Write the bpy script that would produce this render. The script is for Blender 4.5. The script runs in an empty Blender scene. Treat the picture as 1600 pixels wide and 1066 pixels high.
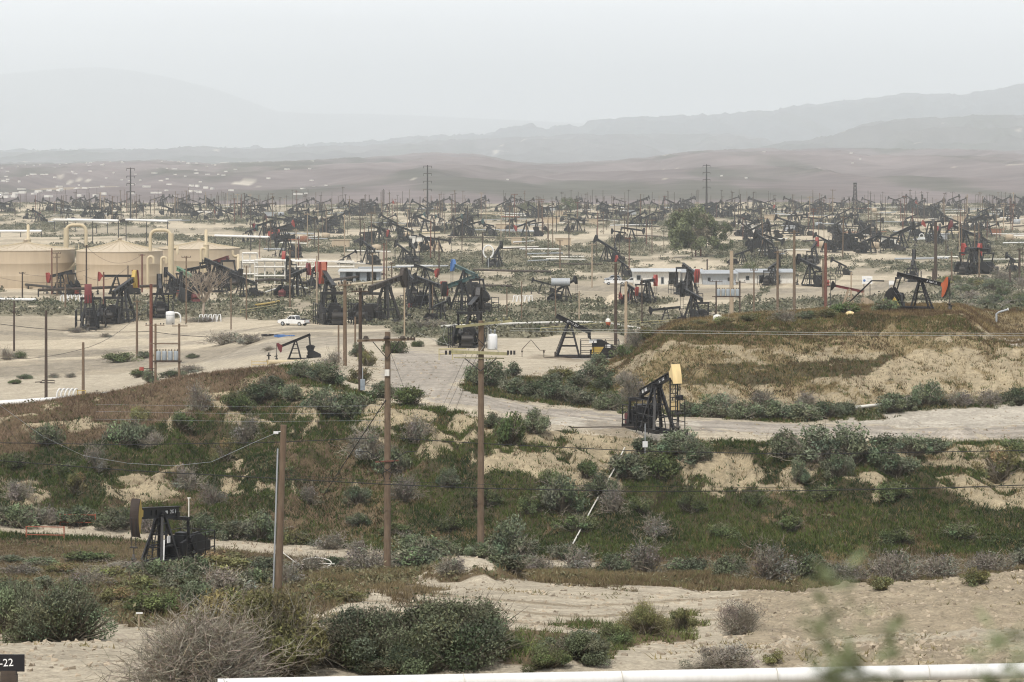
import bpy, math, random
import numpy as np
from mathutils import Vector, Matrix
R_ = random.Random(7)
NR = np.random.default_rng(11)
F = 1600*100/36.0          # focal length in pixels of the 1600 px wide photograph
HY = 250.0                 # image row of eye level
CZ = 32.0                  # camera height over the plain
sc = bpy.context.scene
COL = sc.collection
rad = math.radians

# ------------------------------------------------------------------ noise
def _hash(ix, iy, seed):
    h = (ix.astype(np.int64)*374761393 + iy.astype(np.int64)*668265263 + seed*144665) & 0x7fffffff
    h = ((h ^ (h >> 13))*1274126177) & 0x7fffffff
    h = h ^ (h >> 16)
    return (h & 0xffff)/65535.0
def vnoise(x, y, seed=0):
    xi = np.floor(x); yi = np.floor(y)
    fx = x-xi; fy = y-yi
    fx = fx*fx*(3-2*fx); fy = fy*fy*(3-2*fy)
    a = _hash(xi, yi, seed); b = _hash(xi+1, yi, seed); c = _hash(xi, yi+1, seed); d = _hash(xi+1, yi+1, seed)
    return (a*(1-fx)+b*fx)*(1-fy)+(c*(1-fx)+d*fx)*fy
def fbm(x, y, seed=0, octv=4, gain=0.5):
    s = 0; a = 1; t = 0
    for i in range(octv):
        s = s+a*(vnoise(x*2**i+17.3*i, y*2**i-9.1*i, seed+i)*2-1); t += a; a *= gain
    return s/t
def sstep(a, b, x):
    t = np.clip((x-a)/(b-a), 0, 1)
    return t*t*(3-2*t)

# ------------------------------------------------------------------ materials
def nodes_of(name):
    m = bpy.data.materials.new(name); m.use_nodes = True
    nt = m.node_tree; b = nt.nodes['Principled BSDF']
    return m, nt, b
def N(nt, t, **kw):
    n = nt.nodes.new(t)
    for k, v in kw.items():
        setattr(n, k, v)
    return n
def paint(name, col, rough=0.55, metal=0.0, dust=0.25, dust_col=(0.36, 0.31, 0.24), scale=1.6, bump=0.0, spec=0.4, streak=.2):
    """painted / weathered surface: base colour broken by two noises, dust and streaks"""
    m, nt, b = nodes_of(name)
    tc = N(nt, 'ShaderNodeTexCoord')
    n1 = N(nt, 'ShaderNodeTexNoise'); n1.inputs['Scale'].default_value = scale; n1.inputs['Detail'].default_value = 6
    nt.links.new(tc.outputs['Object'], n1.inputs['Vector'])
    mp = N(nt, 'ShaderNodeMapping'); mp.inputs['Scale'].default_value = (5, 5, .7)
    nt.links.new(tc.outputs['Object'], mp.inputs['Vector'])
    n2 = N(nt, 'ShaderNodeTexNoise'); n2.inputs['Scale'].default_value = scale; n2.inputs['Detail'].default_value = 4
    nt.links.new(mp.outputs['Vector'], n2.inputs['Vector'])
    r1 = N(nt, 'ShaderNodeMapRange'); r1.inputs[1].default_value = .42; r1.inputs[2].default_value = .72; r1.inputs[4].default_value = dust
    nt.links.new(n1.outputs['Fac'], r1.inputs[0])
    mx = N(nt, 'ShaderNodeMix', data_type='RGBA'); mx.inputs[6].default_value = (*col, 1); mx.inputs[7].default_value = (*dust_col, 1)
    nt.links.new(r1.outputs[0], mx.inputs[0])
    r2 = N(nt, 'ShaderNodeMapRange'); r2.inputs[1].default_value = .3; r2.inputs[2].default_value = .7; r2.inputs[3].default_value = 1-streak; r2.inputs[4].default_value = 1+streak*.7
    nt.links.new(n2.outputs['Fac'], r2.inputs[0])
    mu = N(nt, 'ShaderNodeMix', data_type='RGBA', blend_type='MULTIPLY'); mu.inputs[0].default_value = 1
    nt.links.new(mx.outputs[2], mu.inputs[6]); nt.links.new(r2.outputs[0], mu.inputs[7])
    nt.links.new(mu.outputs[2], b.inputs['Base Color'])
    b.inputs['Roughness'].default_value = rough; b.inputs['Metallic'].default_value = metal
    b.inputs['Specular IOR Level'].default_value = spec
    if bump:
        bp = N(nt, 'ShaderNodeBump'); bp.inputs['Strength'].default_value = bump; bp.inputs['Distance'].default_value = .03
        nt.links.new(n2.outputs['Fac'], bp.inputs['Height']); nt.links.new(bp.outputs[0], b.inputs['Normal'])
    return m
def leafmat(name, rnd=0.25, rough=0.75):
    """vertex colour (leaf tone) varied a little from plant to plant"""
    m, nt, b = nodes_of(name)
    at = N(nt, 'ShaderNodeAttribute', attribute_name='Col')
    oi = N(nt, 'ShaderNodeObjectInfo')
    r = N(nt, 'ShaderNodeMapRange'); r.inputs[3].default_value = 1-rnd; r.inputs[4].default_value = 1+rnd
    nt.links.new(oi.outputs['Random'], r.inputs[0])
    mu = N(nt, 'ShaderNodeMix', data_type='RGBA', blend_type='MULTIPLY'); mu.inputs[0].default_value = 1
    nt.links.new(at.outputs['Color'], mu.inputs[6]); nt.links.new(r.outputs[0], mu.inputs[7])
    nt.links.new(mu.outputs[2], b.inputs['Base Color'])
    b.inputs['Roughness'].default_value = rough; b.inputs['Specular IOR Level'].default_value = .15
    return m
def groundmat(name, fine=(9.0, 2.2, .35), bumps=.5, contrast=(.72, 1.22)):
    """vertex colour (soil / litter / scarp albedo) times world-space grain, pebbles and clods, with bump"""
    m, nt, b = nodes_of(name)
    at = N(nt, 'ShaderNodeAttribute', attribute_name='Col')
    geo = N(nt, 'ShaderNodeNewGeometry')
    cur = at.outputs['Color']; hs = []
    for i, s in enumerate(fine):
        n = N(nt, 'ShaderNodeTexNoise'); n.inputs['Scale'].default_value = s; n.inputs['Detail'].default_value = 5; n.inputs['Roughness'].default_value = .65
        nt.links.new(geo.outputs['Position'], n.inputs['Vector'])
        r = N(nt, 'ShaderNodeMapRange'); r.inputs[1].default_value = .3; r.inputs[2].default_value = .7
        r.inputs[3].default_value = contrast[0]; r.inputs[4].default_value = contrast[1]
        nt.links.new(n.outputs['Fac'], r.inputs[0])
        mu = N(nt, 'ShaderNodeMix', data_type='RGBA', blend_type='MULTIPLY'); mu.inputs[0].default_value = 1 if i < 2 else .6
        nt.links.new(cur, mu.inputs[6]); nt.links.new(r.outputs[0], mu.inputs[7])
        cur = mu.outputs[2]; hs.append(n.outputs['Fac'])
    nt.links.new(cur, b.inputs['Base Color'])
    b.inputs['Roughness'].default_value = .95; b.inputs['Specular IOR Level'].default_value = .05
    bp = N(nt, 'ShaderNodeBump'); bp.inputs['Strength'].default_value = bumps; bp.inputs['Distance'].default_value = .12
    nt.links.new(hs[0], bp.inputs['Height'])
    b2 = N(nt, 'ShaderNodeBump'); b2.inputs['Strength'].default_value = bumps; b2.inputs['Distance'].default_value = .35
    nt.links.new(hs[1], b2.inputs['Height']); nt.links.new(bp.outputs[0], b2.inputs['Normal'])
    nt.links.new(b2.outputs[0], b.inputs['Normal'])
    return m

M = dict(
    black=paint('black_paint', (.009, .0085, .010), .5, dust=.05, spec=.3),
    dark=paint('dark_steel', (.020, .018, .018), .55, dust=.09, spec=.3),
    blackrust=paint('rusty_black', (.032, .021, .016), .7, dust=.14),
    red=paint('red_paint', (.25, .035, .026), .55, dust=.2),
    orange=paint('orange_paint', (.36, .085, .03), .6, dust=.15),
    maroon=paint('maroon_paint', (.12, .018, .022), .55, dust=.15),
    yellow=paint('yellow_paint', (.42, .29, .06), .55, dust=.2),
    cream=paint('cream_paint', (.66, .50, .25), .6, dust=.15),
    green=paint('green_paint', (.07, .16, .085), .55, dust=.15),
    blue=paint('blue_paint', (.06, .15, .36), .5, dust=.15),
    teal=paint('teal_paint', (.03, .075, .075), .5, dust=.2),
    white=paint('white_paint', (.64, .64, .63), .5, dust=.14, streak=.07),
    offwhite=paint('aged_white', (.62, .60, .55), .6, dust=.3),
    grey=paint('grey_paint', (.30, .32, .34), .5, dust=.2),
    bluegrey=paint('transformer_grey', (.23, .26, .285), .45, dust=.15),
    tan=paint('tan_tank_paint', (.39, .31, .215), .6, dust=.2, dust_col=(.42, .33, .23), scale=.25, streak=.06),
    tanroof=paint('tan_roof_paint', (.45, .375, .275), .6, dust=.2, scale=.25, streak=.05),
    tanpipe=paint('tan_pipe_paint', (.47, .39, .255), .55, dust=.15, scale=.5, streak=.08),
    rust=paint('rust', (.20, .075, .035), .8, dust=.3),
    ironoxide=paint('red_oxide', (.27, .07, .035), .7, dust=.2),
    wood=paint('weathered_wood', (.125, .085, .055), .85, dust=.35, dust_col=(.21, .165, .115), scale=2.2, bump=.4),
    wooddark=paint('creosote_wood', (.05, .034, .025), .85, dust=.3, dust_col=(.12, .08, .055), scale=2.2, bump=.4),
    woodred=paint('reddish_wood', (.12, .045, .03), .85, dust=.3, dust_col=(.16, .08, .055), scale=2.2, bump=.4),
    woodpale=paint('pale_wood', (.30, .235, .165), .85, dust=.3, dust_col=(.36, .30, .22), scale=2.2, bump=.4),
    mosswood=paint('lichen_wood', (.30, .275, .15), .9, dust=.4, dust_col=(.15, .13, .09), scale=3),
    concrete=paint('concrete', (.33, .31, .27), .9, dust=.4),
    wire=paint('black_cable', (.012, .012, .012), .6, dust=0),
    wirepale=paint('pale_cable', (.30, .30, .27), .5, dust=0),
    rubber=paint('tyre_rubber', (.02, .02, .02), .8, dust=.3),
    glass=paint('dark_glass', (.02, .025, .03), .12, dust=.02, spec=.6),
    signblack=paint('sign_black', (.008, .008, .012), .4, dust=.02),
    letter=paint('white_lettering', (.75, .75, .75), .6, dust=.05),
    barewood=paint('bare_branch', (.27, .22, .17), .9, dust=.2),
    bark=paint('bark', (.16, .125, .09), .95, dust=.2),
    paleyellow=paint('faded_yellow', (.40, .34, .15), .6, dust=.25),
    tin=paint('tin_roof', (.42, .43, .43), .45, dust=.25),
    rock=paint('sandstone_clod', (.33, .27, .19), .95, dust=.3, scale=6),
)
LEAF = leafmat('leaf_tone')
GRASSM = leafmat('grass_tone', 0)
GROUND = groundmat('dry_ground')

# ------------------------------------------------------------------ mesh builder
class MB:
    def __init__(s): s.v = []; s.f = []; s.sm = []
    def add(s, vs, fs, smooth=False):
        o = len(s.v); s.v += [tuple(v) for v in vs]; s.f += [tuple(i+o for i in f) for f in fs]; s.sm += [smooth]*len(fs)
    def box(s, c, d, rot=None):
        hx, hy, hz = d[0]/2, d[1]/2, d[2]/2
        vs = [Vector((x, y, z)) for z in (-hz, hz) for y in (-hy, hy) for x in (-hx, hx)]
        if rot is not None: vs = [rot @ v for v in vs]
        s.add([v+Vector(c) for v in vs], [(0, 2, 3, 1), (4, 5, 7, 6), (0, 1, 5, 4), (2, 6, 7, 3), (0, 4, 6, 2), (1, 3, 7, 5)])
    def bar(s, p, q, w, h=None, up=(0, 0, 1)):
        p = Vector(p); q = Vector(q); h = h or w
        d = (q-p); L = d.length; d.normalize()
        u = Vector(up)
        if abs(d.dot(u)) > .95: u = Vector((0, 1, 0))
        a = d.cross(u).normalized(); b = a.cross(d).normalized()
        vs = [e+a*x*w/2+b*y*h/2 for e in (p, q) for x, y in ((-1, -1), (1, -1), (1, 1), (-1, 1))]
        s.add(vs, [(3, 2, 1, 0), (4, 5, 6, 7), (0, 1, 5, 4), (1, 2, 6, 5), (2, 3, 7, 6), (3, 0, 4, 7)])
    def tube(s, pts, r, n=8, r2=None):
        pts = [Vector(p) for p in pts]; k = len(pts); vs = []; fs = []; a = None
        for i, p in enumerate(pts):
            d = (pts[min(i+1, k-1)]-pts[max(i-1, 0)]).normalized()
            if a is None:
                a = d.cross(Vector((0, 0, 1)) if abs(d.z) < .9 else Vector((1, 0, 0))).normalized()
            else:
                a = (a-d*a.dot(d)).normalized()
            b = d.cross(a)
            rr = r if r2 is None else r+(r2-r)*i/(k-1)
            vs += [p+(a*math.cos(t)+b*math.sin(t))*rr for t in (2*math.pi*j/n for j in range(n))]
        for i in range(k-1):
            for j in range(n):
                fs.append((i*n+j, i*n+(j+1) % n, (i+1)*n+(j+1) % n, (i+1)*n+j))
        s.add(vs, fs, True)
        s.add(vs[:n], [tuple(range(n-1, -1, -1))]); s.add(vs[-n:], [tuple(range(n))])
    def prism(s, pts, y0, y1):
        n = len(pts)
        vs = [(x, y0, z) for x, z in pts]+[(x, y1, z) for x, z in pts]
        s.add(vs, [tuple(range(n)), tuple(range(2*n-1, n-1, -1))]+[((i+1) % n, i, n+i, n+(i+1) % n) for i in range(n)])
    def lathe(s, prof, n=24, c=(0, 0, 0), smooth=True):
        vs = []; fs = []; k = len(prof)
        for r, z in prof:
            vs += [(c[0]+r*math.cos(2*math.pi*j/n), c[1]+r*math.sin(2*math.pi*j/n), c[2]+z) for j in range(n)]
        for i in range(k-1):
            for j in range(n):
                fs.append((i*n+j, i*n+(j+1) % n, (i+1)*n+(j+1) % n, (i+1)*n+j))
        s.add(vs, fs, smooth)
    def merge(s, o):
        k = len(s.v); s.v += o.v; s.f += [tuple(i+k for i in f) for f in o.f]; s.sm += o.sm
    def mesh(s, name, mats):
        me = bpy.data.meshes.new(name); me.from_pydata(s.v, [], s.f); me.update()
        me.polygons.foreach_set('use_smooth', s.sm)
        for m in (mats if isinstance(mats, (list, tuple)) else [mats]): me.materials.append(m)
        return me
def link(name, data, parent=None, loc=None):
    o = bpy.data.objects.new(name, data); COL.objects.link(o)
    if parent is not None: o.parent = parent
    if loc is not None: o.location = loc
    return o
def tag(o, label, cat, group=None):
    o['label'] = label; o['category'] = cat
    if group: o['group'] = group
    return o
def kind(o, k): o['kind'] = k; return o
def thing(name, label, cat, loc, rz=0, group=None, scale=1):
    o = link(name, None); o.location = loc; o.rotation_euler = (0, 0, rz); o.scale = (scale,)*3
    o.empty_display_size = .3
    return tag(o, label, cat, group)
def part(name, mb, mat, parent, label=None):
    o = link(name, mb.mesh(name, M[mat] if isinstance(mat, str) else mat), parent)
    if label: o['label'] = label
    return o
def bigmesh(name, V, Fc, col=None, mat=None, smooth=False):
    """numpy mesh: V (n,3), Fc (m,k) with one k"""
    me = bpy.data.meshes.new(name); n, k = Fc.shape
    me.vertices.add(len(V)); me.vertices.foreach_set('co', np.ascontiguousarray(V, dtype=np.float32).ravel())
    me.loops.add(n*k); me.loops.foreach_set('vertex_index', np.ascontiguousarray(Fc, dtype=np.int32).ravel())
    me.polygons.add(n); me.polygons.foreach_set('loop_start', np.arange(0, n*k, k, dtype=np.int32))
    me.polygons.foreach_set('use_smooth', np.full(n, smooth))
    if col is not None:
        a = me.color_attributes.new('Col', 'FLOAT_COLOR', 'POINT')
        c = np.ones((len(V), 4), dtype=np.float32); c[:, :3] = col
        a.data.foreach_set('color', c.ravel())
    me.update(calc_edges=True)
    if mat is not None: me.materials.append(mat)
    return me
def letters(txt, size, mat, parent, loc, rot, thick=.004, name='lettering'):
    cu = bpy.data.curves.new('lettering', 'FONT'); cu.body = txt; cu.size = size; cu.align_x = 'CENTER'; cu.align_y = 'CENTER'; cu.extrude = thick; cu.resolution_u = 3
    t = bpy.data.objects.new('tmp', cu); COL.objects.link(t)
    me = bpy.data.meshes.new_from_object(t.evaluated_get(bpy.context.evaluated_depsgraph_get()))
    bpy.data.objects.remove(t); me.materials.clear(); me.materials.append(M[mat])
    o = link(name, me, parent, loc); o.rotation_euler = rot
    return o
HAZE = 0.92e-4; EXPO = 0.56
# ------------------------------------------------------------------ terrain
NEAR = [(0, -30.3), (3, -30.1), (10, -28.0), (40, -22.4), (54, -20.7)]
# per image column: (distance, image row) pairs; a negative second value is a height in metres instead
CT = {
 0: [(60,1070),(78,1003),(95,962),(120,925),(150,900),(190,884),(200,858),(208,842),(214,828),(220,800),(232,745),(245,695),(258,655),(263,640),(275,-7),(300,-2),(330,-.3),(360,-.01)],
 150: [(60,1068),(78,1005),(95,960),(120,925),(150,900),(190,882),(200,858),(208,846),(214,835),(222,790),(235,735),(250,678),(262,636),(270,617),(285,-7.2),(310,-3),(345,-2),(380,-1),(430,-.3),(500,-.01)],
 300: [(60,1066),(78,1010),(95,965),(120,925),(150,902),(190,884),(200,862),(208,852),(214,842),(222,800),(236,735),(250,676),(262,626),(272,588),(285,-9.8),(310,-6.5),(345,-5),(380,-3.5),(430,-1.5),(500,-.3),(560,-.01)],
 450: [(61,1064),(78,1015),(95,965),(120,932),(150,908),(190,888),(200,868),(208,860),(213,850),(222,800),(234,735),(246,675),(258,615),(270,577),(276,571),(300,-10.2),(330,566),(360,552),(420,528),(500,508),(570,-.3),(640,-.01)],
 520: [(61,1062),(78,1015),(95,955),(120,925),(150,905),(190,888),(200,872),(207,864),(213,852),(222,800),(234,728),(246,665),(256,620),(266,596),(280,582),(300,572),(340,556),(400,533),(480,512),(560,500),(650,-.01)],
 600: [(62,1060),(78,1015),(95,955),(110,925),(130,908),(160,895),(190,887),(200,876),(206,868),(213,850),(222,795),(232,720),(240,668),(248,640),(260,620),(280,600),(330,562),(400,532),(480,510),(560,500),(650,-.01)],
 720: [(62,1056),(78,1015),(95,960),(110,928),(122,908),(145,896),(190,888),(200,880),(206,872),(213,850),(222,790),(231,720),(238,670),(244,650),(258,622),(280,600),(330,565),(400,535),(480,511),(560,500),(650,-.01)],
 850: [(62,1053),(78,1020),(95,965),(110,935),(124,915),(150,900),(190,890),(200,884),(206,874),(213,848),(222,785),(230,725),(236,690),(242,665),(255,640),(280,608),(330,572),(400,535),(480,511),(560,500),(650,-.01)],
 950: [(63,1051),(78,1022),(95,970),(110,938),(126,918),(150,902),(190,891),(200,886),(206,875),(213,846),(222,785),(230,725),(236,695),(242,670),(254,648),(268,625),(285,595),(300,570),(320,-9.2),(350,-7),(400,535),(480,511),(560,500),(650,-.01)],
 1060: [(63,1049),(78,1022),(95,975),(110,945),(126,922),(150,905),(190,892),(200,887),(206,874),(213,845),(222,785),(230,728),(236,700),(241,672),(252,658),(262,645),(270,600),(280,555),(290,520),(300,508),(312,-14.3),(330,-11),(360,-5),(420,-1.5),(500,-.01)],
 1200: [(63,1047),(78,1012),(90,985),(100,958),(110,935),(118,925),(130,-11.5),(150,905),(190,892),(200,888),(206,872),(213,842),(222,782),(230,728),(236,695),(242,680),(253,662),(262,648),(270,605),(280,560),(290,518),(300,499),(312,-15.2),(330,-13.5),(370,-5),(430,-1),(520,-.01)],
 1350: [(64,1045),(74,1012),(80,992),(86,-17),(95,965),(104,935),(110,915),(118,-13.5),(135,-10.5),(160,-7.5),(190,892),(200,886),(206,870),(213,838),(222,778),(230,728),(236,700),(243,690),(254,668),(265,640),(274,595),(284,545),(294,505),(304,492),(320,-15.4),(335,-14.8),(370,-6),(430,-1),(520,-.01)],
 1500: [(64,1043),(74,1010),(80,987),(86,-17),(95,958),(104,925),(111,903),(118,-13.7),(135,-10.5),(160,-7.5),(190,892),(200,884),(206,868),(213,835),(222,778),(230,740),(236,705),(243,690),(254,668),(266,632),(275,590),(285,545),(295,505),(304,490),(320,-15.5),(335,-14.8),(370,-6),(430,-1),(520,-.01)],
 1580: [(64,1042),(74,1010),(80,985),(86,-17),(95,955),(104,922),(112,897),(119,-14),(135,-10.5),(160,-7.5),(190,892),(200,884),(206,868),(213,835),(222,778),(230,742),(236,705),(243,690),(254,668),(266,630),(275,590),(283,560),(290,535),(296,-13),(310,-12.2),(325,-12),(338,490),(346,484),(360,-12.5),(400,-5),(450,-1),(520,-.01)],
}
def pchip(x, y, xn):
    x = np.array(x, float); y = np.array(y, float); h = np.diff(x); dl = np.diff(y)/h
    m = np.zeros_like(x)
    for i in range(1, len(x)-1):
        if dl[i-1]*dl[i] > 0:
            w1 = 2*h[i]+h[i-1]; w2 = h[i]+2*h[i-1]
            m[i] = (w1+w2)/(w1/dl[i-1]+w2/dl[i])
    m[0] = dl[0]; m[-1] = 0
    i = np.clip(np.searchsorted(x, xn)-1, 0, len(x)-2); t = np.clip((xn-x[i])/h[i], 0, 1)
    return y[i]*(1+2*t)*(1-t)**2+h[i]*m[i]*t*(1-t)**2+y[i+1]*t*t*(3-2*t)+h[i]*m[i+1]*t*t*(t-1)
ROWS = np.concatenate([np.linspace(-3, 57, 24), np.arange(58, 130, .27), np.arange(130, 204, .8), np.arange(204, 266, .22),
    np.arange(266, 312, .26), np.arange(312, 420, 1.0), np.arange(420, 700, 2.0), 700*1.011**np.arange(0, 126), 2800*1.06**np.arange(0, 46)])
XS = np.concatenate([np.linspace(-1500, -160, 24), np.arange(-140, 1741, 3.6), np.linspace(1760, 3100, 24)])
keys = sorted(CT)
prof = []
for k in keys:
    dd = [a for a, b in NEAR]; zz = [-b for a, b in NEAR]
    for d, y in CT[k]:
        dd.append(d); zz.append(-y if y <= 0 else CZ-(y-HY)*d/F)
    prof.append(pchip(dd, zz, ROWS))
prof = np.array(prof)                              # (ncol, nrow)
PXg, Dg = np.meshgrid(XS, ROWS, indexing='ij')
Zg = np.empty_like(PXg)
kk = np.array(keys, float)
ci = np.clip(np.searchsorted(kk, XS)-1, 0, len(kk)-2); ct = np.clip((XS-kk[ci])/(kk[ci+1]-kk[ci]), 0, 1); ct = ct*ct*(3-2*ct)*.5+ct*.5
Zg = prof[ci]*(1-ct)[:, None]+prof[ci+1]*ct[:, None]
Xg = (PXg-800)/F*np.maximum(Dg, 6); Yg = Dg        # fan-shaped sheet, never narrower than at 6 m
Z0 = Zg.copy()
slope = sstep(214, 224, Dg)*(1-sstep(252, 266, Dg))
onroadless = sstep(0, 6, (Z0-4.0))
# erosion gullies running down the bank, clods, gentle swells
gul = 1-np.abs(fbm(Xg/4.5+fbm(Xg/9, Yg/9, 5, 2)*.8, Yg/26, 21, 3))
edge_y = np.interp(PXg, [0, 430, 540, 600, 700, 770, 830, 1000, 1100, 1300, 1450, 1600], [590, 560, 600, 628, 642, 655, 668, 690, 690, 690, 692, 690])
YP0 = HY+(CZ-Z0)*F/np.maximum(Dg, 1)
below = sstep(-4, 22, YP0-edge_y)
Zg += slope*below*((gul-.75)*2.8+fbm(Xg/2.2, Yg/2.6, 31, 3)*.32)
Zg += sstep(200, 230, Dg)*(1-sstep(280, 340, Dg))*fbm(Xg/9, Yg/14, 41, 2)*.25*below
md = sstep(262, 270, Dg)*(1-sstep(300, 318, Dg))*sstep(930, 1010, PXg)
Zg += md*(fbm(Xg/5, Yg/9, 51, 3)*.7-np.clip(np.abs(fbm(Xg/3.2+fbm(Xg/6, Yg/6, 57, 2)*.6, Yg/20, 55, 3))*-3+.55, 0, 1)*.9+fbm(Xg/1.4, Yg/1.8, 52, 2)*.16)
nearm = sstep(58, 64, Dg)*(1-sstep(125, 150, Dg))
berm = sstep(1120, 1260, PXg)
Zg += nearm*(fbm(Xg/3, Yg/4, 61, 3)*.16+fbm(Xg/.7, Yg/.8, 62, 3)*(.04+.07*berm)+np.clip(fbm(Xg/.42, Yg/.6, 64, 2)-.3, 0, 1)*(.08+.2*berm))
Zg += sstep(600, 800, Dg)*(1-sstep(2300, 2600, Dg))*fbm(Xg/90, Yg/140, 71, 3)*1.6
Zg += sstep(330, 420, Dg)*(1-sstep(600, 800, Dg))*fbm(Xg/14, Yg/20, 72, 3)*.25
# dug heaps of earth
def heap(px, d, wpx, dl, hgt, seed):
    global Zg
    e = ((PXg-px)/(wpx/2))**2+((Dg-d)/dl)**2
    e = e*(1+.5*fbm(Xg/1.2, Yg/1.5, seed, 3))
    Zg += hgt*np.clip(1-e, 0, 1)**1.2
heap(735, 128, 190, 9, 1.0, 81)
heap(1495, 246, 90, 4, 1.1, 82)
heap(1410, 256, 60, 3, .7, 83)
heap(420, 690, 130, 30, 2.2, 84); heap(960, 640, 40, 10, 2.0, 85); heap(985, 636, 40, 10, 2.2, 86)
YPg = HY+(CZ-Zg)*F/np.maximum(Dg, 1)

def zat(x, y):
    """ground height under a world point"""
    px = 800+x*F/max(y, 6)
    i = int(np.clip(np.searchsorted(XS, px)-1, 0, len(XS)-2)); j = int(np.clip(np.searchsorted(ROWS, y)-1, 0, len(ROWS)-2))
    a = min(max((px-XS[i])/(XS[i+1]-XS[i]), 0), 1); b = min(max((y-ROWS[j])/(ROWS[j+1]-ROWS[j]), 0), 1)
    return float((Zg[i, j]*(1-a)+Zg[i+1, j]*a)*(1-b)+(Zg[i, j+1]*(1-a)+Zg[i+1, j+1]*a)*b)
def at(px, py, dmin=58):
    """ground point seen at image position (px, py), the first one beyond dmin"""
    i = int(np.clip(np.searchsorted(XS, px)-1, 0, len(XS)-2)); a = (px-XS[i])/(XS[i+1]-XS[i])
    yp = YPg[i]*(1-a)+YPg[i+1]*a
    ok = np.nonzero((yp <= py) & (ROWS >= dmin))[0]
    j = ok[0] if len(ok) else len(ROWS)-1
    d = ROWS[j]
    if j > 0 and ROWS[j-1] >= dmin and yp[j-1] > py:
        t = (yp[j-1]-py)/(yp[j-1]-yp[j]); d = ROWS[j-1]+t*(ROWS[j]-ROWS[j-1])
    x = (px-800)/F*d
    return Vector((x, d, zat(x, d)))
def P(px, py, d): return Vector(((px-800)/F*d, d, CZ-(py-HY)/F*d))
def gp(px, d, dz=0):
    x = (px-800)/F*d
    return Vector((x, d, zat(x, d)+dz))

# ------------------------------------------------------------------ what covers the ground
wx = fbm(Xg/2.5, Yg/3.5, 101, 5, .62); wy = fbm(Xg/2.5, Yg/3.5, 107, 5, .62)
PW = PXg+wx*26*np.clip(200/np.maximum(Dg, 1), .3, 2); YW = YPg+wy*15*np.clip(200/np.maximum(Dg, 1), .3, 2)
def inpoly(poly, dr=(0, 1e9)):
    r = np.zeros(PXg.shape, bool); n = len(poly)
    for i in range(n):
        x1, y1 = poly[i]; x2, y2 = poly[(i+1) % n]
        if y1 == y2: continue
        c = ((YW < y1) != (YW < y2)) & (PW < (x2-x1)*(YW-y1)/(y2-y1)+x1)
        r ^= c
    return r & (Dg >= dr[0]) & (Dg <= dr[1])
def strip(line, half, dr):
    xs = [p[0] for p in line]; ys = [p[1] for p in line]
    return (np.abs(YPg-np.interp(PXg, xs, ys)+wy*2) < half) & (PXg >= xs[0]) & (PXg <= xs[-1]) & (Dg >= dr[0]) & (Dg <= dr[1])
SAND = np.array((.395, .345, .265)); PALE = np.array((.44, .40, .335)); SCARP = np.array((.325, .27, .18)); GRAVEL = np.array((.30, .25, .178))
SOIL = np.array((.065, .055, .032)); DSOIL = np.array((.12, .09, .055)); TRACK = np.array((.33, .295, .25)); SCRUBSOIL = np.array((.20, .18, .125))
base = np.empty(PXg.shape+(3,)); base[:] = SAND
gg = np.zeros(PXg.shape); gb = np.zeros(PXg.shape)
def setc(mask, c=None, g=None, b=None):
    if c is not None: base[mask] = c
    if g is not None: gg[mask] = g
    if b is not None: gb[mask] = b
n3 = fbm(Xg/7, Yg/9, 111, 4); n4 = fbm(Xg/1.5+Zg*.5, Yg/2.2, 117, 4, .65)
# gully floor and near banks
setc((Dg > 130) & (Dg < 206), DSOIL, .1, .75)
setc((Dg > 118) & (Dg < 206) & (PW > 1180), DSOIL, .25, .7)
setc(inpoly([(0,872),(150,866),(420,884),(520,905),(570,930),(500,965),(430,985),(200,975),(150,968),(60,985),(-200,985),(-200,870)], (66, 204)), DSOIL, .12, .9)
setc(inpoly([(430,880),(900,888),(1300,893),(1700,868),(1700,893),(1450,905),(1300,918),(1000,914),(850,913),(780,905),(560,898)], (120, 206)), DSOIL, .1, .95)
setc(inpoly([(760,985),(860,985),(960,975),(1090,955),(1085,995),(1010,1005),(960,1030),(800,1042),(730,1036)], (62, 110)), DSOIL, .85, .1)
setc(inpoly([(560,920),(600,905),(700,920),(690,938),(620,945)], (90, 130)), DSOIL, 0, .6)
setc(inpoly([(1210,1000),(1400,1000),(1600,995),(1600,1040),(1200,1040)], (60, 82)), GRAVEL)
setc((PW > 1160+wx*60) & (Dg > 82) & (Dg < 117) & (YPg > 890), GRAVEL)
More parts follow.
